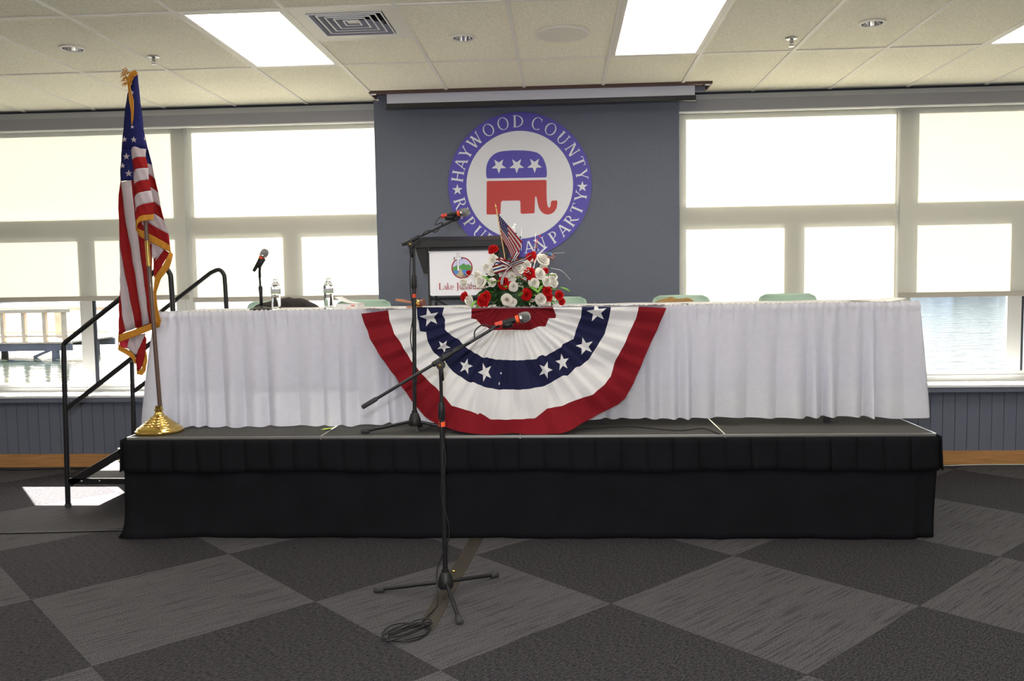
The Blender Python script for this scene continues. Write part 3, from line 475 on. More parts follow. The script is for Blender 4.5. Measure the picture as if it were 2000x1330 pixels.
# ---------------------------------------------------------------- outside
lake = MB().box(-300, 300, 9.5, 260, -1.0, -.72).build('lake', 'water'); tag(lake, 'bright rippled lake water beyond the windows', 'lake')
sh = MB()
def hill(u, v):
    x = -320+640*u; a = 9+5*math.sin(x*.021)+3*math.sin(x*.057+1)+1.6*math.sin(x*.17)+.9*math.sin(x*.41)+random.uniform(-.5, .5)
    return (x, 240+v*30, -1+(a+1)*min(1, v*1.6)+(random.uniform(-.8, .8) if 0 < v < 1 else 0))
sh.grid(hill, 260, 8)
tag(sh.build('far_shore', 'forest'), 'wooded far shore of the lake seen under the shades', 'shore')
dk = thing('dock', 'wooden lake dock with railing beyond the left window', 'dock', (-17, 27, -.7))
for x in (-20.6, -19.85, -19.1, -18.38, -17.66, -16.95, -16.3):
    MB().box(x-.06, x+.06, 26.95, 27.07, -.25, .74).build('rail_post', 'dock', dk)
for y in (27.0, 29.4):
    MB().box(-21.5, -16.15, y-.12, y+.12, .74, .86).build('top_rail', 'dock', dk)
    MB().box(-21.5, -16.2, y-.03, y+.03, -.06, .0).build('bottom_rail', 'dock', dk)
for x in (-20.5, -17.9): MB().box(x-.12, x+.12, 29.3, 29.5, -.25, .74).build('rail_post', 'dock', dk)
for k in range(17): MB().box(-21.5+k*.32, -21.2+k*.32, 26.8, 29.6, -.26, -.21).build('deck_plank', 'dock', dk)
MB().box(-21.5, -16.0, 26.85, 26.95, -.5, -.262).build('beam', 'dock2', dk)
MB().box(-21.5, -16.0, 29.5, 29.6, -.5, -.262).build('beam', 'dock2', dk)
for x, y in ((-16.6, 26.95), (-16.6, 29.4), (-20, 26.95), (-20, 29.4)): MB().tube([(x, y, -1), (x, y, -.27)], .12, 10).build('pile', 'dock2', dk)
MB().bar((-16.6, 26.9, -.42), (-17.3, 26.9, -.7), .08, .08).build('brace', 'dock2', dk)

# ================================================================ CEILING FITTINGS
def troffer(k, ya, lb):
    x0 = X0+k*HX+.012; x1 = x0+HX-.024; y0 = ya+.011; y1 = ya+2*HX-.011
    t = thing('ceiling_light', lb, 'light', ((x0+x1)/2, (y0+y1)/2, CZ), group='fluorescent ceiling lights')
    f = MB(); w_ = .028
    for a in ((x0, x0+w_, y0, y1), (x1-w_, x1, y0, y1), (x0+w_, x1-w_, y0, y0+w_), (x0+w_, x1-w_, y1-w_, y1)): f.box(*a, CZ-.001, CZ+.06)
    f.box(x0, x1, y0, y1, CZ+.06, CZ+.09); f.build('frame', 'tee', t, bevel=.002)
    MB().box(x0+w_, x1-w_, y0+w_, y1-w_, CZ+.008, CZ+.012).build('diffuser', 'troffer', t)
troffer(-3, R0, 'lit ceiling light panel above the flag, left of the square air vent')
troffer(1, R0, 'lit ceiling light panel above the right end of the projection screen')
troffer(5, R0, 'lit ceiling light panel cut off by the right edge of the picture')
for ri in (1, 3):
    for k in (-11, -7, -3, 1, 5, 9): troffer(k, rows[ri][0], 'lit ceiling light panel in the part of the room behind the photographer')
# air diffuser
xa = X0-2*HX+.012; xb = X0-HX-.012; ya = R0+.011; yb = R0+HX-.011
dfx, dfy = (xa+xb)/2, (ya+yb)/2
t = thing('air_diffuser', 'square four-way ceiling air vent with concentric metal louvres', 'vent', (dfx, dfy, CZ))
f = MB(); c0, c1, c2, c3 = dfx-.215, dfx+.215, dfy-.215, dfy+.215
for a in ((xa, c0, ya, yb), (c1, xb, ya, yb), (c0, c1, ya, c2), (c0, c1, c3, yb)): f.box(*a, CZ+.001, CZ+.004)
f.build('face_plate', 'tee', t)
MB().box(c0, c1, c2, c3, CZ+.09, CZ+.1).build('neck', 'dark', t)
for i, (r, dz) in enumerate(((.212, 0), (.172, .004), (.132, .006), (.092, .008), (.048, .01))):
    m = MB(); ri_ = r+.0; ro = r-.012; up = .05
    def ring(ra, za, rb, zb):
        A = [(dfx-ra, dfy-ra, za), (dfx+ra, dfy-ra, za), (dfx+ra, dfy+ra, za), (dfx-ra, dfy+ra, za)]
        B_ = [(dfx-rb, dfy-rb, zb), (dfx+rb, dfy-rb, zb), (dfx+rb, dfy+rb, zb), (dfx-rb, dfy+rb, zb)]
        m.add(A+B_, [(q, (q+1) % 4, (q+1) % 4+4, q+4) for q in range(4)])
    ring(r, CZ+dz-.004, r-.009, CZ+dz-.004); m.cur = 1; ring(r-.009, CZ+dz-.004, r-.045 if i < 4 else r-.04, CZ+dz+.045); m.cur = 0; ring(r, CZ+dz-.004, r-.005, CZ+dz+.003)
    m.build('louvre', ['white', 'fascia'], t, fixn=False, solid=.0015)  # slopes darker than lips: shade between the louvres put into the colour
MB().box(dfx-.03, dfx+.03, dfy-.03, dfy+.03, CZ+.012, CZ+.014).build('center_plate', 'tee', t)
# downlights
for x, y, lb in ((-3.05, 5.30, 'small round recessed downlight at the upper left, left of the sprinkler'), (-.594, 5.345, 'small round recessed downlight between the air vent and the ceiling speaker'), (1.858, 5.32, 'small round recessed downlight at the upper right, right of the light panel')):
    t = thing('recessed_downlight', lb, 'light', (x, y, CZ), group='recessed downlights')
    MB().lathe([(.078, .006), (.078, -.003), (.062, -.004), (.060, .0), (.060, .006)], (x, y, CZ), n=32).build('trim_ring', 'tee', t, smooth=True, auto=40)
    MB().lathe([(.060, .0), (.056, .03), (.05, .075), (.04, .10)], (x, y, CZ), n=32).build('reflector', 'reflector', t, smooth=True)
    MB().lathe([(0, .1), (.04, .1)], (x, y, CZ), n=24).build('socket_plate', 'dark', t)
# speaker
t = thing('ceiling_speaker', 'large round off-white ceiling speaker grille', 'speaker', (.02, 5.33, CZ))
MB().lathe([(.165, .006), (.165, -.004), (.155, -.008), (.148, -.006)], (.02, 5.33, CZ), n=48).build('bezel', 'tee', t, smooth=True, auto=50)
MB().lathe([(.148, -.006), (.08, -.009), (0, -.0095)], (.02, 5.33, CZ), n=48).build('grille', 'speaker', t, smooth=True)
for x, y, lb in ((-2.65, 5.55, 'metal fire sprinkler in the ceiling above and right of the flag top'), (1.461, 5.60, 'metal fire sprinkler in the ceiling above the right windows')):
    t = thing('sprinkler', lb, 'sprinkler', (x, y, CZ), group='ceiling sprinklers')
    MB().lathe([(.036, .006), (.036, 0), (.028, -.006), (.012, -.006)], (x, y, CZ), n=24).build('escutcheon', 'steel', t, smooth=True, auto=40)
    MB().lathe([(.012, 0), (.012, -.018), (.007, -.022), (.007, -.028), (.0, -.028)], (x, y, CZ), n=12).build('body', 'steel', t)
    MB().tube([(x-.01, y, CZ-.02), (x-.013, y, CZ-.033), (x, y, CZ-.046)], .0022, 6).tube([(x+.01, y, CZ-.02), (x+.013, y, CZ-.033), (x, y, CZ-.046)], .0022, 6).tube([(x, y, CZ-.028), (x, y, CZ-.044)], .0025, 6).build('frame_arm', 'steel', t)
    MB().lathe([(0, -.045), (.017, -.045), (.018, -.048), (0, -.048)], (x, y, CZ), n=16).build('deflector', 'steel', t)
# projector screen in ceiling slot
t = thing('projection_screen', 'retracted projector screen with white cloth edge and black bottom bar in ceiling slot', 'screen', (-.16, 6.85, CZ))
MB().box(-1.50, 1.165, 6.735, 6.75, CZ-.012, CZ+.20).box(-1.50, 1.165, 6.97, 6.985, CZ+.03, CZ+.20).box(-1.50, -1.485, 6.75, 6.97, CZ-.01, CZ+.2).box(1.15, 1.165, 6.75, 6.97, CZ-.01, CZ+.2).box(-1.5, 1.165, 6.735, 6.985, CZ+.2, CZ+.21).build('housing', 'brown', t, bevel=.002)
MB().box(-1.44, 1.10, 6.755, 6.80, CZ-.008, CZ+.03).build('hinged_door', 'brown', t, bevel=.002)
MB().tube([(-1.36, 6.87, CZ+.07), (1.04, 6.87, CZ+.07)], .04, 16).build('roller', 'screen', t, smooth=True, auto=40)
MB().box(-1.375, 1.045, 6.829, 6.833, 2.962, CZ+.07).build('screen_cloth', 'screen', t)
MB().box(-1.38, 1.05, 6.80, 6.845, 2.922, 2.962).build('bottom_bar', 'black', t, bevel=.004)
MB().lathe([(0, 0), (.014, 0), (.014, .008), (0, .008)], (-1.385, 6.822, 2.942), (1, 0, 0), 12).build('end_cap', 'steel', t)
for x in (-1.47, 1.135):
    MB().box(x-.02, x+.02, 6.76, 6.79, CZ-.014, CZ-.008).build('bracket', 'white', t)

# ================================================================ SEAL
CX, CZs, YS = -.341, 2.33, WY-.012
t = thing('wall_seal', 'round blue and white political party seal with red and blue elephant on dark panel', 'sign', (CX, YS, CZs-.585))
def P2(x, y, d): return (CX+x, YS-d, CZs+y)
def circ(r, n=72): return [(r*math.cos(2*math.pi*i/n), r*math.sin(2*math.pi*i/n)) for i in range(n)]
MB().prism(circ(.588, 96), .010, 0, P2).build('disc', 'seal_blue', t)
MB().prism(circ(.437, 96), .0112, .0098, P2).build('inner_disc', 'seal_white', t)
dome = [(p.x, p.y) for p in bez([(a, b, 0) for a, b in TRACE['dome'][:15]], 5)]+[tuple(p) for p in TRACE['dome'][15:]]
MB().prism(dome, .0126, .011, P2).build('elephant_back', 'seal_blue', t)
MB().prism(TRACE['body'], .0126, .011, P2).build('elephant_body', 'seal_red', t)
for s in TRACE['estars']: MB().prism(s, .0138, .0124, P2).build('star', 'seal_white', t)
def seg(x0, y0, x1, y1, w):
    L = math.hypot(x1-x0, y1-y0); 
    if abs(y1-y0) > abs(x1-x0)*.3: return [(x0-w/2, y0), (x0+w/2, y0), (x1+w/2, y1), (x1-w/2, y1)]
    return [(x0, y0-w/2), (x1, y1-w/2), (x1, y1+w/2), (x0, y0+w/2)]
TK, TN = .165, .08
def sf(x, y, w=.3): return [(x-w/2, y), (x+w/2, y), (x+w/2, y+.05), (x-w/2, y+.05)] if y < .5 else [(x-w/2, y-.05), (x+w/2, y-.05), (x+w/2, y), (x-w/2, y)]
def arcs(cx, cy, a, b, t0, t1, tx, ty, n=20):
    """quads of a partial ring, outer ellipse a,b; inner a-tx, b-ty"""
    out = []
    for i in range(n):
        p = [math.radians(t0+(t1-t0)*(i+k)/n) for k in (0, 1)]
        out.append([(cx+a*math.cos(p[0]), cy+b*math.sin(p[0])), (cx+a*math.cos(p[1]), cy+b*math.sin(p[1])),
                    (cx+(a-tx)*math.cos(p[1]), cy+(b-ty)*math.sin(p[1])), (cx+(a-tx)*math.cos(p[0]), cy+(b-ty)*math.sin(p[0]))])
    return out
GL = {
 'H': (.95, [seg(.17,0,.17,1,TK), seg(.78,0,.78,1,TK), seg(.17,.52,.78,.52,TN), sf(.17,0), sf(.78,0), sf(.17,1), sf(.78,1)]),
 'A': (.95, [seg(.12,0,.46,1,TN), seg(.82,0,.48,1,TK), seg(.24,.33,.7,.33,TN), sf(.12,0,.26), sf(.82,0,.3)]),
 'Y': (.9, [seg(.42,.45,.12,1,TK), seg(.46,.45,.78,1,TN), seg(.45,0,.45,.48,TK), sf(.45,0), sf(.12,1,.28), sf(.78,1,.24)]),
 'W': (1.3, [seg(.38,0,.1,1,TK), seg(.38,0,.64,1,TN), seg(.88,0,.6,1,TK), seg(.88,0,1.18,1,TN), sf(.1,1,.28), sf(1.18,1,.24), sf(.6,1,.26)]),
 'O': (1.0, arcs(.5,.5,.47,.53,0,360,.12,.05,36)),
 'D': (.98, [seg(.2,0,.2,1,TK), sf(.2,0,.28), sf(.2,1,.28)]+arcs(.3,.5,.62,.5,-90,90,.13,.05)+[seg(.2,.025,.32,.025,.05), seg(.2,.975,.32,.975,.05)]),
 'C': (.9, arcs(.52,.5,.47,.53,50,310,.12,.05,30)+[[(.8,.72),(.85,.72),(.85,1.0),(.80,.93)]]),
 'U': (.98, [seg(.2,.35,.2,1,TK), seg(.78,.35,.78,1,TN), sf(.2,1,.3), sf(.78,1,.26)]+arcs(.47,.36,.34,.38,180,360,.11,.06)),
 'N': (1.0, [seg(.17,0,.17,1,TN), seg(.82,0,.82,1,TN), seg(.8,0,.2,1,TK+.02), sf(.17,0,.26), sf(.82,1,.26), sf(.12,1,.2)]),
 'T': (.85, [seg(.43,0,.43,1,TK), seg(.05,.975,.81,.975,.05), sf(.43,0), [(.05,.8),(.09,.8),(.12,1),(.05,1)], [(.77,.8),(.81,.8),(.81,1),(.74,1)]]),
 'R': (.92, [seg(.2,0,.2,1,TK), sf(.2,0), sf(.16,1,.24), seg(.2,.975,.4,.975,.05), seg(.2,.5,.4,.5,.05), seg(.84,0,.42,.5,TK-.01), sf(.86,0,.2)]+arcs(.36,.74,.32,.26,-90,90,.12,.05)),
 'E': (.78, [seg(.2,0,.2,1,TK), seg(.06,.025,.7,.025,.05), seg(.06,.975,.66,.975,.05), seg(.2,.52,.52,.52,.05), [(.66,0),(.73,.2),(.69,.2),(.6,0)], [(.62,1),(.66,1),(.66,.82),(.62,.82)], [(.5,.42),(.53,.42),(.53,.62),(.5,.62)]]),
 'P': (.8, [seg(.2,0,.2,1,TK), sf(.2,0), sf(.16,1,.24), seg(.2,.975,.38,.975,.05), seg(.2,.46,.38,.46,.05)]+arcs(.34,.72,.34,.28,-90,90,.12,.05)),
 'B': (.84, [seg(.2,0,.2,1,TK), sf(.16,0,.24), sf(.16,1,.24), seg(.2,.975,.38,.975,.05), seg(.2,.53,.38,.53,.05), seg(.2,.025,.4,.025,.05)]+arcs(.34,.765,.3,.235,-90,90,.12,.05)+arcs(.36,.28,.36,.28,-90,90,.13,.05)),
 'L': (.78, [seg(.2,0,.2,1,TK), sf(.2,1), seg(.06,.025,.7,.025,.05), [(.66,0),(.72,.22),(.68,.22),(.6,0)]]),
 'I': (.4, [seg(.2,0,.2,1,TK), sf(.2,0), sf(.2,1)]),
 'J': (.42, [seg(.25,0,.25,1,TK), sf(.25,1)]+arcs(.1,0,.22,.25,-90,0,.13,.06,8)),
 'a': (.5, arcs(.22,.2,.2,.21,0,360,.09,.05,20)+[seg(.4,0,.4,.42,.11), sf(.44,0,.14)]+arcs(.25,.42,.2,.22,0,150,.1,.05,10)),
 'k': (.58, [seg(.14,0,.14,1,.11), sf(.14,0,.24), sf(.1,1,.16), seg(.5,0,.22,.35,.12), seg(.2,.28,.44,.6,.05), sf(.5,0,.2), sf(.44,.65,.2)]),
 'e': (.5, arcs(.25,.31,.23,.33,0,310,.1,.05,24)+[seg(.05,.33,.46,.33,.05)]),
 'u': (.6, [seg(.14,.15,.14,.62,.11), seg(.46,0,.46,.62,.11), sf(.1,.62,.16), sf(.42,.62,.16), sf(.5,0,.14)]+arcs(.29,.2,.2,.21,180,340,.09,.07,10)),
 'n': (.62, [seg(.14,0,.14,.62,.11), seg(.48,0,.48,.42,.11), sf(.14,0,.22), sf(.48,0,.22), sf(.1,.62,.14)]+arcs(.31,.42,.22,.21,0,160,.1,.07,12)),
 'l': (.3, [seg(.15,0,.15,1,.11), sf(.15,0,.24), sf(.11,1,.16)]),
 's': (.42, arcs(.2,.47,.16,.17,40,260,.07,.06,12)+arcs(.2,.17,.18,.18,-140,90,.08,.06,12)),
 ' ': (.35, []),
}
def glyph(mb, ch, fn, d0, d1):
    for i_, q in enumerate(GL[ch][1]):
        if i_: d0 += .000035
        vs = [fn(x, y, d0) for x, y in q]+[fn(x, y, d1) for x, y in q]
        mb.add(vs, [(0,1,2,3), (7,6,5,4), (0,1,5,4), (1,2,6,5), (2,3,7,6), (3,0,4,7)])
CAP = .096
top = zip('HAYWOODCOUNTY', (170.7, 159, 148, 134.2, 118.8, 104.4, 90.4, 73.4, 59.6, 45.6, 32.2, 19.6, 8.0))
bot = zip('REPUBLICANPARTY', (195.8, 205.6, 215.8, 228.6, 240.2, 250.5, 258, 266, 278, 288.6, 303, 313.6, 324.8, 336.2, 348.6))
for ch, a in top:
    W = GL[ch][0]*CAP; aa = math.radians(a)
    def fn(x, y, d, aa=aa, W=W):
        lx = x*CAP-W/2; ly = .466+y*CAP
        return P2(lx*math.sin(aa)+ly*math.cos(aa), -lx*math.cos(aa)+ly*math.sin(aa), d)
    m = MB(); glyph(m, ch, fn, .0114, .0098); m.build('letter', 'seal_white', t)
for ch, a in bot:
    W = GL[ch][0]*CAP; aa = math.radians(a)
    def fn(x, y, d, aa=aa, W=W):
        lx = x*CAP-W/2; ly = .558-y*CAP
        return P2(-lx*math.sin(aa)+ly*math.cos(aa), lx*math.cos(aa)+ly*math.sin(aa), d)
    m = MB(); glyph(m, ch, fn, .0114, .0098); m.build('letter', 'seal_white', t)
for a in (183.2, -2.8):
    aa = math.radians(a); cx, cy = .513*math.cos(aa), .513*math.sin(aa)
    MB().prism([(cx+(.046 if i % 2 == 0 else .018)*math.cos(math.radians(90+36*i)), cy+(.046 if i % 2 == 0 else .018)*math.sin(math.radians(90+36*i))) for i in range(10)], .0114, .0098, P2).build('star', 'seal_white', t)

# ================================================================ STAGE
SX0, SX1, SY0, SY1 = -2.70, 2.17, 5.07, 6.90
st = thing('stage', 'low portable stage with dark carpeted deck and silver edge trim', 'stage', ((SX0+SX1)/2, 6, 0))
for i in range(4):
    a = SX0+1.2175*i
    MB().box(a+.004, a+1.2135, SY0+.006, SY1, ZS-.04, ZS).build('deck_panel', 'stage_carpet', st)
    MB().box(a+.002, a+1.2155, SY0, SY0+.006, ZS-.012, ZS+.002).build('edge_trim', 'alu', st)
for i in range(1, 4):
    a = SX0+1.2175*i
    MB().box(a-.004, a+.004, SY0+.006, SY1, ZS-.03, ZS+.0015).build('seam_trim', 'alu', st)
for x in (SX0, SX1-.006): MB().box(x, x+.006, SY0+.006, SY1, ZS-.012, ZS+.002).build('edge_trim', 'alu', st)
for i in range(5):
    for y in (SY0+.25, SY1-.2):
        x = SX0+.08+(SX1-SX0-.16)*i/4; MB().tube([(x, y, 0), (x, y, ZS-.04)], .02, 10).build('leg', 'steel', st, smooth=True, auto=40)
# black stage skirt: lower drape wraps left, front, right; upper pleated valance
sk = thing('stage_skirt', 'black cloth skirt wrapped around the stage front with pleated top band', 'stage skirt', (-.26, SY0, 0))
rnd = random.Random(3)
ph = [rnd.uniform(0, 6.28) for _ in range(12)]
path = [(SX0-.004, SY1), (SX0-.004, SY0-.004), (SX1+.004, SY0-.004), (SX1+.004, SY1)]
Ltot = (SY1-SY0)*2+(SX1-SX0); L1 = SY1-SY0
def along(s):
    if s < L1: return Vector((path[0][0], SY1-s, 0)), Vector((-1, 0, 0))
    if s < L1+(SX1-SX0): return Vector((SX0+(s-L1), path[1][1], 0)), Vector((0, -1, 0))
    return Vector((path[3][0], SY0+(s-L1-(SX1-SX0)), 0)), Vector((1, 0, 0))
def drape_fn(u, v):
    s = u*Ltot; p, nrm = along(s)
    c0 = abs(s-L1); c1 = abs(s-L1-(SX1-SX0)); cc = min(c0, c1)
    if cc < .05:
        o = Vector((-1, -1, 0)) if c0 < c1 else Vector((1, -1, 0)); nrm = (nrm*(cc/.05)+o.normalized()*(1-cc/.05)).normalized()
    z = .6*(1-v)
    wv = .012*math.sin(s*7+ph[0])+.008*math.sin(s*17+ph[1])+.005*math.sin(s*31+ph[2])
    out = .012+(wv*.6+.006)*v+.01*v**6
    if s > L1+(SX1-SX0)-.1: out -= .028*v
    if s < L1+.6: out += .035*v**14*math.exp(-((s-L1-.05)/.25)**2)
    x = p+nrm*out
    return (x.x, x.y, max(.002, z-.6*0+(.01*(math.sin(s*5+1)+1) if v > .97 else 0)) if v < 1 else .003)
MB().grid(drape_fn, 420, 16).build('drape', 'blackcloth', sk, smooth=True, solid=.003)
m = MB(); NP = 32; pw = (SX1-SX0)/NP
for i in range(NP):
    a = SX0+i*pw; 
    def vf(u, v, a=a, i=i):
        x = a-.006+u*(pw+.006); y = SY0-.012-.003*(1-u)-.012*v-.006*v*math.sin(i*2.1+u*3)
        return (x+.004*v, y-.018, ZS-.012-v*(.195+.006*math.sin(i*.7)))
    m.grid(vf, 4, 6)
def vs_(u, v): return (SX1+.02+.014*v+.004*math.sin(u*30), SY0-.02+u*1.7, ZS-.012-v*.2)
m.grid(vs_, 30, 6)
def vs2(u, v): return (SX0-.03-.012*v-.004*math.sin(u*30), SY0-.02+u*1.7, ZS-.012-v*.2)
m.grid(vs2, 30, 6)
m.build('pleated_valance', 'blackcloth', sk, smooth=True, solid=.003)

# ---------------------------------------------------------------- stairs
YN, YF = 5.757, 6.70
t = thing('stage_stairs', 'black steel steps with handrails at the left end of the stage', 'stairs', (-3.1, 6.2, 0))
for y in (YN, YF):
    MB().tube(bez([(-3.515, y, .012), (-3.50, y, .6), (-3.487, y, 1.10), (-3.47, y, 1.165), (-3.40, y, 1.222), (-2.87, y, 1.606), (-2.80, y, 1.653), (-2.74, y, 1.672), (-2.705, y, 1.64), (-2.695, y, 1.57), (-2.69, y, 1.2), (-2.69, y, ZS+.0)], 5), .0175, 12).build('handrail', 'black', t, smooth=True, auto=60)
    MB().bar((-3.485, y, .70), (-2.70, y, 1.27), .022, .03).build('mid_rail', 'black', t)
    MB().bar((-3.49, y, .17), (-2.73, y, .60), .025, .055).build('stringer', 'black', t, bevel=.003)
    MB().bar((-3.50, y, .185), (-2.75, y, .185), .025, .04).build('step_frame', 'black', t)
    MB().bar((-3.12, y, .395), (-2.74, y, .395), .025, .035).build('step_frame', 'black', t)
    MB().tube([(-2.76, y, 0), (-2.76, y, .58)], .014, 8).build('rear_post', 'black', t)
    MB().lathe([(.022, 0), (.022, .02), (.018, .025)], (-3.515, y, 0), n=12).build('foot_cap', 'rub', t)
    for x, z in ((-3.40, .187), (-3.27, .187), (-3.0, .187), (-3.05, .397), (-2.85, .397)):
        MB().lathe([(.009, 0), (.009, .004), (.005, .007), (0, .007)], (x, y-.013, z), (0, -1, 0), 8).build('bolt', 'steel', t)
for x0, x1, z in ((-3.46, -3.08, .205), (-3.14, -2.745, .412)):
    MB().box(x0, x1, YN+.014, YF-.014, z-.035, z).build('tread', 'stage_carpet', t, bevel=.004)
    MB().box(x0-.004, x0+.02, YN+.014, YF-.014, z-.03, z+.002).build('tread_nosing', 'alu', t)

# ================================================================ TABLES
TX0, TX1, TY0, TY1, TZ = -2.60, 2.165, 5.425, 6.17, 1.376
for i, (a, b_) in enumerate(((TX0, -.22), (-.21, TX1))):
    t = thing('folding_table', 'long folding table under white cloth, %s half of the row' % ('left' if i == 0 else 'right'), 'table', ((a+b_)/2, 5.8, ZS), group='skirted head tables')
    MB().box(a+.01, b_-.01, TY0+.01, TY1-.01, TZ-.024, TZ-.003).build('tabletop', 'sand', t, bevel=.003)
    for x in (a+.45, b_-.5):
        for y in (TY0+.06, TY1-.08):
            MB().tube([(x, y, ZS+.003), (x, y, TZ-.024)], .0145, 10).build('leg', 'steel', t, smooth=True, auto=40)
            MB().lathe([(.02, 0), (.02, .03), (.016, .035)], (x, y, ZS+.001), n=12).build('foot', 'rub', t)
        MB().tube([(x, TY0+.06, ZS+.2), (x, TY1-.08, ZS+.2)], .01, 8).build('crossbar', 'steel', t)
tc_ = MB().grid(lambda u, v: (TX0-.004+u*(TX1-TX0+.008), TY0-.012+v*(TY1-TY0+.02), TZ+.0005+.0012*math.sin(u*70)*math.sin(v*7+1)+.001*math.sin(u*23+v*4)), 160, 12)
o = tc_.build('tablecloth', 'cwhite', smooth=True, loc=(-.2, 5.8, TZ), solid=.002); tag(o, 'white cloth laid over the tops of both tables', 'tablecloth')
dr = MB()
for a_, b_, c_, d_ in ((TX0, TX1, TY0-.006, TY0-.006), (TX0-.003, TX0-.003, TY0, TY1), (TX1+.003, TX1+.003, TY0, TY1)):
    dr.grid(lambda u, v: (a_+(b_-a_)*u, c_+(d_-c_)*u-.004*abs(math.sin(u*60))*v, TZ-.005+(.865-TZ)*v), 120, 3)
dr.build('cloth_drop', 'cwhite', o, smooth=True)
# table skirt
rs = random.Random(11)
folds = []; s_ = 0
LT = (TX1-TX0)+2*(TY1-TY0); LA = TY1-TY0
while s_ < LT: 
    w_ = rs.uniform(.07, .20); folds.append((s_, w_, rs.uniform(.55, 1.3), rs.uniform(-.25, .25))); s_ += w_
def foldv(s):
    for a, w_, h_, sk_ in folds:
        if a <= s < a+w_:
            t_ = (s-a)/w_; t_ = t_+sk_*math.sin(math.pi*t_)*.6
            return h_*(math.sin(math.pi*min(1, max(0, t_)))**1.3)-.4
    return 0
gph = [rs.uniform(0, 6.28) for _ in range(8)]
def skirt_fn(u, v):
    s = u*LT
    if s < LA: p = Vector((TX0-.006, TY1-s, 0)); nrm = Vector((-1, 0, 0))
    elif s < LA+(TX1-TX0): p = Vector((TX0+s-LA, TY0-.014, 0)); nrm = Vector((0, -1, 0))
    else: p = Vector((TX1+.006, TY0+(s-LA-(TX1-TX0)), 0)); nrm = Vector((1, 0, 0))
    c0 = abs(s-LA); c1 = abs(s-LA-(TX1-TX0)); cc = min(c0, c1)
    if cc < .06:
        o_ = Vector((-1, -1, 0)) if c0 < c1 else Vector((1, -1, 0)); nrm = (nrm*(cc/.06)+o_.normalized()*(1-cc/.06)).normalized()
    hem = .632 if s < LA+.9 else .632+min(1, (s-LA-.9)/2.2)*.036
    hem += .008*foldv(s+.03)+.004*math.sin(s*9)
    ztop = TZ+.004; z = ztop+(hem-ztop)*v
    d = (ztop-z)/(ztop-.63)
    g = .008*math.sin(s*150+2*math.sin(s*13))*math.exp(-((d-.0)/.10)**2)+.007*math.sin(s*88+gph[0])*math.exp(-(max(0, d-.07)/.12)**2)
    if d < .062: g = g*.5+.009
    fa = .004+.05*min(1, max(0, (d-.05)/.8))**.9
    side = 1 if c1 < c0 else (1 if s < LA else 0)
    flare = .006*d+ (.06*max(0, math.exp(-(c1/.16)**2))+.12*math.exp(-(c0/.13)**2))*d**.55
    x = p+nrm*(g+fa*foldv(s)*1.15+flare+.02)
    return (x.x, x.y, z)
m = MB(); m.grid(skirt_fn, 1300, 44)
o = m.build('table_skirt', 'linen', smooth=True, loc=(-.2, TY0, ZS)); tag(o, 'long pleated white skirt hanging around the head tables', 'table skirt')
m = MB()
def ruf(u, v):
    s = LA+u*(TX1-TX0); q = skirt_fn(s/LT, 0)
    return (q[0], q[1]-.003+.004*math.sin(s*210)*v+(.03 if v == 0 else 0)*0, q[2]+.0+(.007+.003*math.sin(s*170+2*math.sin(s*31)))*v)
m.grid(ruf, 1100, 2)
m.build('ruffle', 'cwhite', o, smooth=True, fixn=False)

# ================================================================ BUNTING
bt = thing('patriotic_bunting', 'pleated red white and navy fan bunting with stars draped over table front', 'bunting', (-.31, 5.25, ZS))
NB = 260
Bs = [resample(TRACE['B%d' % i], NB) for i in range(6)]
C0 = Vector((-.309, 5.375, 1.384))
def pleat(p):
    dx = p.x-C0.x; dz = C0.z-p.z; r = math.hypot(dx, dz); th = math.degrees(math.atan2(dz, dx))
    k = th/7.5; tri = abs((k % 1)-.35); tri = tri/.65 if (k % 1) > .35 else tri/.35
    a = .022*min(1, r/.15)*(1-.35*min(1, max(0, r-.35)/.5))
    big = .018*math.sin(math.radians(th)*9+1.2)*min(1, r/.4)+.014*math.sin(r*14+th*.09)*min(1, r/.5)
    return -(a*(1-tri)*.9+abs(big)*.9)-.02
def bpt(p): return (p.x, min(p.y, 5.36)+pleat(p), p.z)
mats = ['cred', 'cwhite', 'cnavy', 'cwhite', 'cred']
m = MB(); k = 0
m2 = MB()
nsub = [5, 5, 6, 6, 4]
for b_ in range(5):
    m.cur = (0, 1, 2, 1, 0)[b_]
    A, Bq = Bs[b_], Bs[b_+1]
    m.grid(lambda u, v: bpt(A[round(u*(NB-1))].lerp(Bq[round(u*(NB-1))], v)), NB-1, nsub[b_])
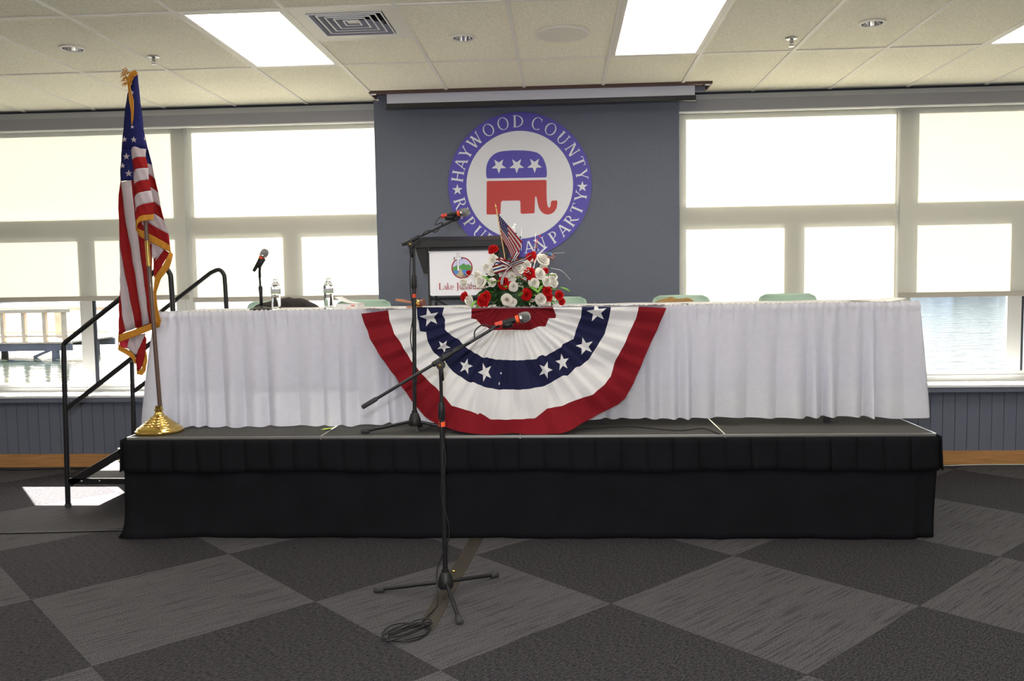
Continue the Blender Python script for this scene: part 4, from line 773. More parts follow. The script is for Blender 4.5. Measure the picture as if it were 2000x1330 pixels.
# flap resting back over the table top
def flap(u, v):
    x = -1.25+u*1.88
    def ztop(x): return 1.384
    y = 5.345+v*.11
    return (x, y-.02*(1-v), 1.3845+.004*math.sin(x*40)*(1-v)*.5+.001)
segs = [(-1.255, -1.07, 0), (-1.07, -.895, 1), (-.895, -.735, 2), (-.735, -.575, 1), (-.575, -.055, 0), (-.055, .12, 1), (.12, .30, 2), (.30, .465, 1), (.465, .635, 0)]
for a, c, mi in segs:
    m.cur = mi; m.grid(lambda u, v, a=a, c=c: (a+u*(c-a), 5.325+v*.15, 1.3835+.003*math.sin((a+u*(c-a))*45)+.003*(1-v)), 12, 4)
cl = m.build('bunting_cloth', ['cred', 'cwhite', 'cnavy'], bt, smooth=True, fixn=False)
for s in TRACE['bstars']:
    bm = bmesh.new(); vs = [bm.verts.new(p) for p in s]
    tri = tessellate_polygon([[Vector((p[0], p[2], 0)) for p in s]])
    for a in tri: bm.faces.new([vs[i] for i in a])
    bmesh.ops.subdivide_edges(bm, edges=bm.edges, cuts=4, use_grid_fill=True)
    me = bpy.data.meshes.new('star')
    for v in bm.verts:
        q = bpt(v.co); v.co = Vector((q[0], q[1]-.0035, q[2]))-origin_of(bt)
    bm.to_mesh(me); bm.free(); me.materials.append(MT['cwhite']); me.shade_smooth()
    o = bpy.data.objects.new('star', me); COL.objects.link(o); o.parent = bt

# ================================================================ FLAG
fg = thing('standing_flag', 'furled gold-fringed American flag on dark pole with round brass base', 'flag', (-2.567, 5.25, ZS))
bx, by = -2.575, 5.25
prof = [(0, .001), (.145, .001), (.148, .008), (.146, .018), (.138, .022), (.134, .034), (.122, .040)]
for r, z in ((.108, .052), (.092, .064), (.076, .078), (.060, .092), (.046, .104)): prof += [(r+.006, z-.006), (r, z), (r-.008, z+.001)]
prof += [(.028, .12), (.023, .13), (.023, .138), (.027, .14), (.027, .15), (.022, .152), (.022, .17), (.018, .172)]
MB().lathe([(r, z) for r, z in prof], (bx, by, ZS), n=56).build('base', 'brass', fg, smooth=True, auto=50)
PT = lambda t: Vector((-2.567, 5.25, .735)).lerp(Vector((-2.634, 5.25, 2.85)), t)
MB().tube([(-2.565, 5.25, .76), PT(.46), PT(1)], .0135, 14).build('pole', 'wood', fg, smooth=True, auto=50)
MB().tube([PT(.445), PT(.52)], .0148, 14).build('pole_ferrule', 'brass', fg, smooth=True, auto=50)
MB().lathe([(0, 0), (.012, 0), (.014, .01), (.008, .02), (0, .022)], tuple(PT(1)), n=12).build('pole_cap', 'brass', fg)
mi = {'navy': 0, 'white': 1, 'red': 2, 'pink': 3}
fb = MB(); gb = MB()
for mt_, Y, bul, A, Bq in TRACE['flag']:
    n_ = max(len(A), len(Bq), 12); A = resample(A, n_); Bq = resample(Bq, n_)
    tgt = MB() if mt_ == 'gold' else fb
    if mt_ != 'gold': tgt.cur = mi[mt_]
    A0, B0_ = A, Bq
    wide = (sum((a-b).length for a, b in zip(A, Bq))/n_)
    horiz = abs(A[0].z-A[-1].z) < abs(A[0].x-A[-1].x)
    def ff(u, v, A=A, Bq=Bq, bul=bul, horiz=horiz, n_=n_):
        p = A[round(u*(n_-1))].lerp(Bq[round(u*(n_-1))], v); w_ = u if horiz else v
        rip = .0025*math.sin(p.z*55+p.x*130)
        return (p.x, p.y+bul*math.sin(math.pi*w_)+rip, p.z)
    tgt.grid(ff, n_-1, 8)
    if mt_ == 'gold': tgt.build('fringe', 'gold', fg, smooth=True, fixn=False, solid=.005)
# rear of the furled cloth
def back(u, v):
    z = 2.86+(1.30-2.86)*v; c = -2.655-.075*min(1, v*1.3); w_ = .015+.078*min(1, v*1.5)
    a = math.pi*u; return (c+w_*math.cos(a)+.0, 5.262+.095*min(1, v*3)+.055*min(1, v*2)*math.sin(a)+.012*math.sin(u*16+v*3), z)
for i in range(9):
    fb.cur = 0 if i < 3 else (1 if i % 2 else 2)
    fb.grid(lambda u, v, i=i: back(u, (i+v)/9), 18, 3)
tf = MB(); rt = random.Random(9)
for i in range(34):
    a_ = Vector((-2.66+.045*rt.random(), 5.185+.01*rt.random(), 2.79+.085*rt.random())); an = rt.uniform(1.9, 4.3)
    tf.tube([a_, a_+Vector((.018*math.cos(an), -.006, .016*math.sin(an))), a_+Vector((.032*math.cos(an), -.008, .022*math.sin(an)-.012))], [.003, .003, .001], 5)
tf.build('fringe_tuft', 'gold', fg)['kind'] = 'stuff'
fc = fb.build('flag_cloth', ['fnavy', 'fwhite', 'fred', 'fred_lit'], fg, smooth=True, fixn=False, solid=.002)
for s in TRACE['fstars']:
    MB().prism([(p[0], p[2]) for p in s], s[0][1]-.006, s[0][1]-.003, lambda x, y, d: (x, d, y)).build('star', 'fwhite', fc)

# ================================================================ MICROPHONE STANDS
def lerp(a, b, t): return Vector(a).lerp(Vector(b), t)
def microphone(a, b, lb, bands=True, name='microphone'):
    a = Vector(a); b = Vector(b); d = (b-a).normalized(); L = .165
    e = b-d*L*0; tail = b-d*.145
    t = thing(name, lb, 'microphone', tuple(tail), group='handheld vocal microphones')
    MB().lathe([(0, 0), (.009, 0), (.0105, .006), (.0115, .02), (.014, .07), (.0165, .105), (.0175, .112), (0, .112)], tail, d, 20).build('handle', 'blackp', t, smooth=True, auto=40)
    g = [(.018, .112), (.0255, .118), (.0275, .126), (.0275, .132)]
    MB().lathe([(.0125, .113), (.026, .119), (.0265, .127), (.024, .132), (.024, .136)], tail, d, 24).build('grille_ring', 'steel', t, smooth=True, auto=40)
    MB().lathe([(.024, .122), (.0265, .138), (.026, .150), (.021, .163), (.012, .170), (0, .172)], tail, d, 24).build('grille', 'mesh', t, smooth=True)
    if bands:
        MB().lathe([(.0172, .097), (.0182, .098), (.0192, .113), (.018, .114)], tail, d, 20).build('orange_band', 'orange', t, smooth=True)
        if bands == 2: MB().lathe([(.011, -.006), (.0125, 0), (.0135, .03), (.0125, .032)], tail, d, 20).build('orange_band', 'redband', t, smooth=True)
    return t, tail, d
def boom_stand(name, lb, hub, floor_z, feet, top, bl, br, oband, hub_z0, grp):
    t = thing(name, lb, 'microphone stand', (hub[0], hub[1], floor_z), group=grp)
    H = Vector(hub); Tp = Vector(top); Bl = Vector(bl); Br = Vector(br)
    for fx, fy in feet:
        ft = Vector((fx, fy, floor_z+.014)); st_ = Vector((H.x, H.y, hub_z0)); st_ = st_+(ft-st_).normalized()*.02
        lg = MB().tube([st_, ft], .0095, 10).build('leg', 'black', t, smooth=True, auto=50)
        d = (ft-st_).normalized(); MB().tube([ft-d*.035, ft-d*.03, ft+d*.012, ft+d*.018], [.010, .0155, .0165, .010], 12).build('rubber_foot', 'rub', lg, smooth=True)
    MB().lathe([(.0, -.03), (.035, -.03), (.040, -.015), (.036, .01), (.026, .04), (.018, .05), (.018, .062), (0, .062)], (H.x, H.y, hub_z0), n=20).build('hub', 'blackp', t, smooth=True, auto=35)
    mid = lerp((H.x, H.y, hub_z0), Tp, .5)
    mid.z = oband[1]+.02
    kk = (mid.z-hub_z0)/(Tp.z-hub_z0); mid = lerp((H.x, H.y, hub_z0), Tp, kk)
    MB().tube([(H.x, H.y, hub_z0+.03), mid], .0125, 12).build('lower_tube', 'black', t, smooth=True, auto=50)
    MB().tube([mid, Tp], .0085, 12).build('upper_tube', 'black', t, smooth=True, auto=50)
    ax = (Tp-Vector((H.x, H.y, hub_z0))).normalized()
    MB().tube([mid-ax*.01, mid, mid+ax*.06, mid+ax*.075], [.014, .0175, .0165, .011], 14).build('height_collar', 'blackp', t, smooth=True, auto=40)
    o1 = lerp((H.x, H.y, hub_z0), Tp, (oband[0]-hub_z0)/(Tp.z-hub_z0)); MB().tube([o1, o1+ax*.024], oband[2], 14).build('orange_band', 'orange', t, smooth=True, auto=50)
    bd = (Br-Bl).normalized()
    MB().tube([Bl, Br], .0078, 12).build('boom', 'black', t, smooth=True, auto=50)
    MB().tube([Bl-bd*.003, Bl, Bl+bd*.075, Bl+bd*.085], [.008, .0115, .0115, .008], 12).build('boom_grip', 'rub', t, smooth=True, auto=50)
    pv = Bl+bd*((Tp-Bl).dot(bd))
    MB().tube([pv-bd*.05, pv-bd*.045, pv+bd*.05, pv+bd*.06], [.009, .0135, .0135, .009], 12).build('boom_clutch', 'blackp', t, smooth=True, auto=40)
    MB().lathe([(0, -.022), (.02, -.022), (.022, 0), (.02, .022), (0, .022)], pv+Vector((0, -.018, -.025)), (0, -1, 0), 18).build('pivot', 'blackp', t, smooth=True, auto=40)
    MB().lathe([(0, 0), (.008, 0), (.008, .008), (.004, .011), (0, .011)], pv+Vector((0, -.04, -.025)), (0, -1, 0), 12).build('clutch_bolt', 'brass', t)
    MB().tube([pv+Vector((0, -.018, -.04)), pv+Vector((0, 0, -.10))], .012, 12).build('neck', 'blackp', t, smooth=True)
    MB().tube([Br-bd*.03, Br-bd*.01, Br+bd*.02], [.009, .012, .009], 12).build('boom_tip', 'blackp', t, smooth=True)
    return t, pv
# stand on the stage
S1 = TRACE['S']
t, pv = boom_stand('boom_microphone_stand', 'black boom microphone stand on the stage in front of the table, beside the bunting', (S1['hub'][0], 5.165, .70), ZS, [(-1.235, 5.165), (-.655, 5.195), (-.93, 5.41)], S1['top'], S1['bl'], (S1['br'][0]+.01, S1['br'][1], S1['br'][2]+.004), (1.455, 1.50, .0125), .70, None)
mt_, tail, d = microphone(S1['m0'], (S1['m1'][0]+.003, 5.155, S1['m1'][2]), 'microphone on the end of the boom in front of the seal', 2)
MB().tube([tail+d*.02+Vector((0, 0, -.014)), tail+d*.075+Vector((0, 0, -.017))], .016, 12).tube([tail+d*.04+Vector((0, 0, -.02)), Vector(S1['br'])+Vector((.012, 0, .006))], .007, 8).build('clip', 'blackp', t, smooth=True)
c_ = MB().tube(bez([tail, tail+Vector((-.02, 0, -.01)), tail+Vector((-.045, -.005, -.05)), Vector(S1['br'])+Vector((-.08, -.008, -.02)), Vector(S1['br'])+Vector((-.12, -.01, -.075)), lerp(S1['bl'], S1['br'], .5)+Vector((0, -.01, .01)), lerp(S1['bl'], S1['br'], .35)+Vector((0, -.012, -.005)), Vector(S1['top'])+Vector((-.015, -.02, -.06)), Vector(S1['top'])+Vector((-.025, -.015, -.25)), Vector(S1['top'])+Vector((-.012, -.018, -.42)), Vector((-.93, 5.155, 1.2)), (-.895, 5.15, 1.0), (-.91, 5.15, .85), (-.90, 5.20, .64), (-.85, 5.40, .627)], 7), .0032, 7)
tag(c_.build('microphone_cable', 'blackp', smooth=True, loc=(-.9, 5.2, ZS)), 'thin black cable running down the microphone stand on the stage', 'cable')
# front stand on the floor
S2 = TRACE['S2']
t, pv = boom_stand('boom_microphone_stand', 'black boom microphone stand on the carpet, nearest the camera', (-.592, 4.09, .09), 0, [(-.944, 4.138), (-.368, 4.365), (-.484, 3.755)], S2['top'], S2['bl'], S2['br'], (S2['ob'][2], S2['joint'][2]-.02, .0165), .075, None)
MB().lathe([(0, 0), (.004, 0), (.006, .008), (.006, .018), (0, .02)], (-.558, 4.07, .135), (1, -.3, .1), 12).build('hub_knob', 'brass', t)
Pm = Vector(S2['m1']); mt2, tail2, d2 = microphone((S2['br'][0]-.02, S2['br'][1], S2['br'][2]-.005), Pm, 'microphone on the nearest boom stand, in front of the red bunting center', 2)
MB().tube([tail2+d2*.03+Vector((0, 0, -.014)), tail2+d2*.08+Vector((0, 0, -.017))], .0155, 12).tube([tail2+d2*.05+Vector((0, 0, -.018)), Vector(S2['br'])+Vector((.0, 0, 0))], .007, 8).build('clip', 'blackp', t, smooth=True)
B2, T2 = Vector(S2['br']), Vector(S2['top'])
pts = [tail2, tail2-d2*.03, tail2+Vector((-.07, -.005, -.0)), tail2+Vector((-.105, -.01, -.03)), tail2+Vector((-.11, -.01, -.075)), lerp(S2['bl'], S2['br'], .75)+Vector((0, -.012, .004)), lerp(S2['bl'], S2['br'], .66)+Vector((0, -.014, .014)), T2+Vector((.01, -.03, .01)), T2+Vector((.005, -.025, -.15)), (-.582, 4.07, .95), (-.60, 4.07, .88), (-.592, 4.07, .80), (-.575, 4.065, .68), (-.60, 4.06, .55), (-.595, 4.065, .48), (-.57, 4.065, .38), (-.568, 4.065, .30), (-.60, 4.06, .22), (-.628, 4.05, .14), (-.625, 4.02, .06), (-.615, 3.95, .008), (-.635, 3.85, .006), (-.66, 3.75, .006), (-.69, 3.70, .006)]
cb = MB().tube(bez(pts, 7), .0034, 7)
# coil on the floor
rc = random.Random(5); coil = []
for k in range(5*26):
    a = 2*math.pi*k/26+.7; q = k//26
    cxx = -.70+[-.012, .012, -.004, .02, -.02][q]+.0; cyy = 3.63+[.01, -.01, .012, 0, -.006][q]
    ra = [.098, .085, .092, .078, .06][q]+.004*math.sin(a*2+q); rb = [.105, .085, .115, .08, .065][q]
    coil.append((cxx+ra*math.cos(a+q*.5), cyy+rb*math.sin(a+q*.9), .006+.0055*((q+math.sin(a*3+q)*.5+.5))))
cb.tube([Vector((-.69, 3.70, .006))]+[Vector(p) for p in coil], .0034, 7)
tag(cb.build('microphone_cable', 'blackp', smooth=True, loc=(-.6, 4.0, 0)), 'black cable from the nearest microphone stand ending in a coil on the carpet', 'cable')
# gaffer tape on the floor
d = (Vector((-.625, 3.69, 0))-Vector((-.535, 5.07, 0))).normalized(); nrm = Vector((-d.y, d.x, 0))
def tp(u, v):
    p = Vector((-.535, 5.07, 0)).lerp(Vector((-.628, 3.69, 0)), u); w_ = (v-.5)*.082
    return (p.x+nrm.x*w_, p.y+nrm.y*w_, .0012+.004*math.exp(-(w_/.006)**2))
tag(MB().grid(tp, 30, 16).build('floor_tape', 'tape', smooth=True, loc=(-.58, 4.4, 0), solid=.0004), 'strip of dark tape over a cable running under the front microphone stand', 'tape')
# desk microphone stand and mic
dx, dy = -2.015, 5.62
t = thing('desk_microphone_stand', 'short black desk microphone stand on left end of the table', 'microphone stand', (dx, dy, TZ))
MB().lathe([(0, .0015), (.079, .0015), (.081, .006), (.075, .012), (.05, .017), (.02, .024), (.013, .03), (0, .03)], (dx, dy, TZ+.002), n=32).build('base', 'blackp', t, smooth=True, auto=40)
MB().tube([(dx, dy, TZ+.02), (dx-.008, dy, TZ+.25)], .0072, 12).build('tube', 'black', t, smooth=True)
MB().tube([(dx-.003, dy, TZ+.03), (dx-.003, dy, TZ+.10), (dx-.004, dy, TZ+.15), (dx-.004, dy, TZ+.165)], [.010, .011, .014, .012], 12).build('height_collar', 'blackp', t, smooth=True)
mm, tl, dd = microphone((-2.05, dy-.02, TZ+.27), (-1.975, dy-.02, TZ+.385), 'microphone with orange band on the short desk stand beside the water bottle', 1)
MB().tube([tl+dd*.04+Vector((.009, 0, -.008)), tl+dd*.11+Vector((.01, 0, -.008))], .017, 12).tube([tl+dd*.06+Vector((.012, 0, -.01)), (dx-.006, dy, TZ+.26), (dx-.006, dy, TZ+.22)], .009, 10).build('clip', 'blackp', t, smooth=True)

# ================================================================ TABLE ITEMS
def bottle(x, y, lb):
    t = thing('water_bottle', lb, 'bottle', (x, y, TZ), group='water bottles on the table')
    z0 = TZ+.002
    pr = [(0, .003), (.02, 0), (.029, .003), (.031, .012)]
    for i in range(8): pr += [(.0315, .018+i*.0115), (.0285, .0235+i*.0115)]
    pr += [(.0315, .112), (.0318, .145), (.0315, .155), (.028, .168), (.020, .180), (.0125, .187), (.0118, .192), (.0118, .198), (0, .198)]
    MB().lathe(pr, (x, y, z0), n=24).build('bottle_body', 'water_clear', t, smooth=True, auto=60)
    MB().lathe([(0, .197), (.0145, .197), (.015, .2), (.015, .208), (.013, .211), (0, .211)], (x, y, z0), n=20).build('cap', 'white', t, smooth=True, auto=40)
    MB().lathe([(.0322, .116), (.0322, .14)], (x, y, z0), n=24).build('label_band', 'label', t, smooth=True)
    MB().lathe([(.0324, .112), (.0324, .116)], (x, y, z0), n=24).build('label_stripe', 'green', t, smooth=True)
bottle(-1.895, 5.56, 'clear plastic water bottle beside the desk microphone')
bottle(-1.525, 5.50, 'clear plastic water bottle beside the stack of paper at the table edge')
# book with curled cover
t = thing('paperback_book', 'white paperback book lying on table with its cover curling up', 'book', (-1.385, 5.52, TZ))
MB().box(-1.462, -1.318, 5.43, 5.63, TZ+.003, TZ+.040).build('page_block', 'paper', t, bevel=.002)
MB().grid(lambda u, v: (-1.318-.15*u, 5.43+.2*v, TZ+.0415+.045*u**2.2), 12, 3).build('cover', 'paper', t, smooth=True, solid=.0012)
for dxx, z in ((.05, .026), (.02, .008)): MB().box(-1.41+dxx, -1.385+dxx, 5.426, 5.431, TZ+z, TZ+z+.006).build('page_tab', 'orange', t)
# gavel
t = thing('gavel', 'wooden gavel with gold band lying on table left of stage microphone stand', 'gavel', (-1.02, 5.70, TZ))
gz = TZ+.036
MB().lathe([(0, -.042), (.022, -.042), (.025, -.036), (.025, -.026), (.021, -.022), (.021, .022), (.025, .026), (.025, .036), (.022, .042), (0, .042)], (-.965, 5.70, gz), (.95, -.3, .05), 20).build('head', 'gavel2', t, smooth=True, auto=35)
MB().lathe([(.0215, -.012), (.0225, -.01), (.0225, .01), (.0215, .012)], (-.965, 5.70, gz), (.95, -.3, .05), 20).build('gold_band', 'brass', t, smooth=True)
MB().tube([(-.985, 5.70, gz), (-1.02, 5.695, gz+.004), (-1.07, 5.69, gz+.014), (-1.12, 5.685, gz+.022)], [.007, .006, .0095, .008], 12).build('handle', 'gavel', t, smooth=True)
MB().lathe([(0, 0), (.055, 0), (.055, .01), (.05, .013), (0, .013)], (-1.0, 5.72, TZ+.001), n=24).build('sound_block', 'gavel', t, smooth=True, auto=30)
# papers at right
t = thing('paper_sheets', 'white sheets of paper lying at the table edge in front of tan jacket', 'paper', (.84, 5.50, TZ))
for i in range(4):
    MB().grid(lambda u, v, i=i: (.73+.215*u+.008*i, 5.44+.15*v-.006*i, TZ+.003+.0022*i+.008*(1-u)**6+.004*u**5), 10, 3).build('sheet', 'paper', t, smooth=True, solid=.0006)
o = MB().box(.645, .675, 5.47, 5.48, TZ+.002, TZ+.016).build('place_card', 'paper', loc=(.66, 5.475, TZ), bevel=.001); tag(o, 'tiny white card standing at the table edge before the tan jacket', 'card')
t = thing('folded_napkins', 'flat white folded papers at the far right end of the table', 'paper', (2.0, 5.6, TZ))
for i in range(3): MB().grid(lambda u, v, i=i: (1.86+.26*u+.01*i, 5.46+.3*v, TZ+.003+.0035*i+.004*math.sin(u*6+i)+.012*u**6), 14, 4).build('sheet', 'paper', t, smooth=True, solid=.0008)
# note on the stage
m = MB().grid(lambda u, v: (-1.545+.07*u+.01*v, 5.29+.055*v, ZS+.003+.010*u**2), 6, 2)
tag(m.build('sticky_note', 'note', loc=(-1.51, 5.31, ZS), solid=.001), 'small yellow-green paper note on stage floor under left table', 'note')
# cables on stage and floor
m = MB().tube(bez([(-.05, 5.22, ZS+.004), (.22, 5.31, ZS+.004), (.42, 5.345, ZS+.004), (.60, 5.24, ZS+.004), (.72, 5.20, ZS+.004), (.85, 5.27, ZS+.004), (.905, 5.12, ZS+.004), (.92, 5.064, ZS+.006)], 8), .003, 7)
tag(m.build('stage_cable', 'blackp', smooth=True, loc=(.4, 5.25, ZS)), 'thin black cable snaking over the stage floor right of the bunting', 'cable')
m = MB().tube(bez([(-6.5, 4.95, .004), (-4.6, 5.06, .004), (-3.574, 5.107, .004), (-2.81, 5.178, .004), (-2.68, 5.2, .004)], 8), .004, 7)
tag(m.build('floor_cable', 'blackp', smooth=True, loc=(-3.5, 5.1, 0)), 'straight black cable on the carpet running to the left stage corner', 'cable')
m = MB().tube(bez([(-6, 6.99, .005), (-5, 6.98, .005), (-4.7, 6.93, .005), (-4.3, 6.97, .005), (-3.6, 6.99, .005), (-2.9, 6.99, .005)], 8), .006, 7)
tag(m.build('floor_cable', 'blackp', smooth=True, loc=(-4, 6.97, 0)), 'black cable lying along the left oak baseboard', 'cable')
m = MB().tube(bez([(2.1, 7.02, .012), (2.9, 6.99, .005), (3.4, 7.03, .005), (4.2, 7.02, .005), (5.2, 7.03, .005)], 8), .004, 7)
tag(m.build('floor_cable', 'frame', smooth=True, loc=(3.5, 7.0, 0)), 'thin pale cable lying along the right oak baseboard', 'cable')

# ================================================================ CHAIRS
def chair(x, y, lb):
    t = thing('stacking_chair', lb, 'chair', (x, y, ZS), group='sage green chairs behind the table')
    W = .213
    def hw(v):   # rounded top corners
        r = .055; d = (1-v)*.36
        return W-(r-math.sqrt(max(0, r*r-(r-d)**2)) if d < r else 0)-.012*(1-v)*0+(-.018*(1-v))
    def bk(u, v):
        a = (u-.5)*2; w_ = hw(v); return (x+a*w_, y+.0+.05*v+.035*(1-a*a), ZS+.445+.36*v-.004*a*a)
    MB().grid(bk, 24, 20).build('backrest', 'chair', t, smooth=True, solid=.008)
    def seat(u, v):
        a = (u-.5)*2; c = (v-.5)*2; k = (1-.16*abs(a)**6*abs(c)**4)
        return (x+a*.212*k, y-.40+.43*v, ZS+.445-.012*(1-a*a)*(1-c*c)-(.02*(1-v)**4)+.04*v**8)
    MB().grid(seat, 20, 16).build('seat', 'chair', t, smooth=True, solid=.008)
    for sx in (-1, 1):
        MB().tube(bez([(x+sx*.21, y-.39, ZS+.002), (x+sx*.19, y-.35, ZS+.40), (x+sx*.18, y-.33, ZS+.425)], 5), .011, 10).build('leg', 'steel', t, smooth=True)
        MB().tube(bez([(x+sx*.21, y+.10, ZS+.002), (x+sx*.19, y+.03, ZS+.40), (x+sx*.18, y+.01, ZS+.425)], 5), .011, 10).build('leg', 'steel', t, smooth=True)
        MB().tube([(x+sx*.18, y-.33, ZS+.425), (x+sx*.18, y+.01, ZS+.425)], .010, 10).build('seat_rail', 'steel', t, smooth=True)
    return t
YCH = 6.32
chair(-2.185, YCH, 'sage green plastic chair at the left end of the table, dark jacket over its back')
chair(-1.50, YCH, 'sage green plastic chair behind the white book, second from the left')
chair(-.03, YCH, 'sage green plastic chair behind the right side of the flowers')
chair(.872, YCH, 'sage green plastic chair with a tan jacket, right of the bunting')
chair(1.645, YCH, 'bare sage green plastic chair in front of the right window, rightmost')
def jacket(pts, y, m_, lb, low):
    P = resample(bez([(a, 0, b) for a, b in pts], 6), 60)
    def fn(u, v):
        p = P[round(u*59)]; top = p.z
        # inverted U cross-section
        if v < .45: d = 1-v/.45; return (p.x, y-.035-.012*math.sin(u*23), top-.02-d*(top-low))
        if v > .55: d = (v-.55)/.45; return (p.x, y+.13+.012*math.sin(u*19), top-.02-d*(top-low)*.8)
        a = math.pi*(v-.45)/.1; return (p.x, y+.0475-.0825*math.cos(a), top-.02+.02*math.sin(a))
    mbj = MB().grid(fn, 59, 30)
    o = mbj.build('jacket', m_, smooth=True, loc=(pts[len(pts)//2][0], y, low), solid=.006, fixn=False); tag(o, lb, 'jacket'); return o
z0 = 1.366
jacket([(-2.335, z0-.01), (-2.30, z0+.034), (-2.24, z0+.048), (-2.17, z0+.066), (-2.10, z0+.078), (-2.065, z0+.084), (-2.03, z0+.074), (-1.97, z0+.074), (-1.92, z0+.052), (-1.86, z0+.018), (-1.84, z0-.03)], YCH-.01, 'darkcloth', 'crumpled black jacket hung over the leftmost green chair', 1.05)
jacket([(.665, z0-.0), (.70, z0+.014), (.75, z0+.030), (.80, z0+.044), (.835, z0+.030), (.88, z0+.030), (.92, z0+.034), (.95, z0+.020), (.985, z0-.01)], YCH-.01, 'tan', 'tan brown jacket hung over the green chair right of the bunting', 1.12)

# ================================================================ LECTERN
LX, LY = -.73, 6.22
t = thing('lectern', 'black metal lectern with a white sign behind the flowers', 'lectern', (LX, LY+.2, ZS))
# desk: tapered trough
v = [(LX-.36, LY+.02, 1.842), (LX+.36, LY+.02, 1.842), (LX+.36, LY+.42, 1.90), (LX-.36, LY+.42, 1.90),
     (LX-.29, LY+.04, 1.61), (LX+.29, LY+.04, 1.61), (LX+.29, LY+.34, 1.61), (LX-.29, LY+.34, 1.61)]
MB().add(v, [(0,1,2,3), (7,6,5,4), (0,4,5,1), (1,5,6,2), (2,6,7,3), (3,7,4,0)]).build('desk', 'blackp', t, bevel=.006)
MB().box(LX-.36, LX+.36, LY+.0, LY+.02, 1.80, 1.85).build('front_lip', 'blackp', t, bevel=.003)
MB().box(LX-.24, LX+.24, LY-.022, LY-.002, 1.772, 1.782).build('lamp_rail', 'black', t)
for sx in (-1, 1):
    MB().tube([(LX+sx*.245, LY+.015, ZS+.03), (LX+sx*.245, LY+.015, 1.80)], .012, 10).build('front_post', 'black', t, smooth=True, auto=50)
    MB().tube([(LX+sx*.245, LY+.32, ZS+.03), (LX+sx*.245, LY+.32, 1.70)], .012, 10).build('rear_post', 'black', t, smooth=True, auto=50)
    MB().lathe([(0, 0), (.007, 0), (.007, .006), (0, .008)], (LX+sx*.235, LY-.02, 1.765), (0, -1, 0), 10).build('sign_screw', 'steel', t)
MB().tube([(LX-.245, LY+.02, 1.44), (LX+.1, LY+.02, 1.26), (LX+.245, LY+.02, 1.18)], .008, 8).build('brace', 'black', t)
MB().tube([(LX-.245, LY+.02, 1.425), (LX+.245, LY+.02, 1.425)], .01, 8).build('crossbar', 'black', t)
MB().box(LX-.30, LX+.30, LY-.02, LY+.42, ZS+.001, ZS+.03).build('base_plate', 'black', t, bevel=.004)
def rr(x0, x1, z0_, z1, r, n=6):
    out = []
    for cx, cz, a0 in ((x1-r, z1-r, 0), (x0+r, z1-r, 90), (x0+r, z0_+r, 180), (x1-r, z0_+r, 270)):
        out += [(cx+r*math.cos(math.radians(a0+90*i/n)), cz+r*math.sin(math.radians(a0+90*i/n))) for i in range(n+1)]
    return out
pl = MB().prism(rr(LX-.236, LX+.236, 1.448, 1.772, .012), LY-.014, LY-.002, lambda x, z, d: (x, d, z)).build('sign_panel', 'signwhite', t)
SY = LY-.0142
lx, lz, lr = LX+.002, 1.648, .078
def flat(name, poly, m_, k): return MB().prism(poly, SY-.0006*k, SY-.0006*(k-1)+.0002, lambda x, z, d: (x, d, z)).build(name, m_, pl)
flat('emblem_ring', [(lx+lr*math.cos(2*math.pi*i/40), lz+lr*math.sin(2*math.pi*i/40)) for i in range(40)], 'maroon', 1)
flat('emblem_sky', [(lx+lr*.88*math.cos(2*math.pi*i/40), lz+lr*.88*math.sin(2*math.pi*i/40)) for i in range(40)], 'lilac', 2)
def chord(z_lo, z_hi_pts):
    r = lr*.88; a = math.asin((z_lo-lz)/r); xr = r*math.cos(a); return xr
def disc_part(top_pts, zlo):
    r = lr*.88; out = list(top_pts)
    a1 = math.atan2(top_pts[-1][1]-lz, top_pts[-1][0]-lx); a0 = math.atan2(top_pts[0][1]-lz, top_pts[0][0]-lx)
    if a0 > a1: a0 -= 2*math.pi
    return out+[(lx+r*math.cos(a1+(a0-a1)*i/16), lz+r*math.sin(a1+(a0-a1)*i/16)) for i in range(1, 16)]
def edge(zz, s): r = lr*.88; return (lx+s*math.sqrt(r*r-(zz-lz)**2), zz)
flat('emblem_mountains', disc_part([edge(lz+.004, -1), (lx-.035, lz+.022), (lx-.018, lz+.014), (lx+.012, lz+.034), (lx+.03, lz+.02), (lx+.045, lz+.026), edge(lz+.01, 1)], 0), 'hillgreen', 3)
flat('emblem_lake', disc_part([edge(lz-.02, -1), (lx, lz-.014), edge(lz-.018, 1)], 0), 'lakeblue', 4)
flat('emblem_shore', disc_part([edge(lz-.05, -1), (lx-.03, lz-.04), (lx-.018, lz-.005), (lx-.008, lz-.005), (lx+.01, lz-.045), edge(lz-.05, 1)], 0), 'sand', 5)
cr = [(-.0065, -.02), (.0065, -.02), (.0065, .062), (.026, .062), (.026, .076), (.0065, .076), (.0065, .104), (-.0065, .104), (-.0065, .076), (-.026, .076), (-.026, .062), (-.0065, .062)]
flat('cross_outline', [(lx-.028+a*1.22, lz-.0+b*1.0+(.002 if b > .09 else -.002 if b < 0 else (.002 if b > .07 else -.002 if b < .07 and b > .05 and abs(a) > .01 else 0))) for a, b in cr], 'blackp', 6)
flat('cross', [(lx-.028+a*.95, lz+b) for a, b in cr], 'signwhite', 7)
def text_line(s, x0, z0_, cap, parent, m_, y):
    x = x0
    for ch in s:
        W = GL[ch][0]*cap
        if GL[ch][1]:
            mbt = MB(); glyph(mbt, ch, lambda a, b, d, x=x: (x+a*cap, y-d, z0_+b*cap), .0008, -.0004); mbt.build('letter', m_, parent)
        x += W
    return x
wl = sum(GL[c][0] for c in 'Lake Junaluska')*.048
text_line('Lake Junaluska', LX-wl/2+.0, 1.492, .048, pl, 'maroon', SY)

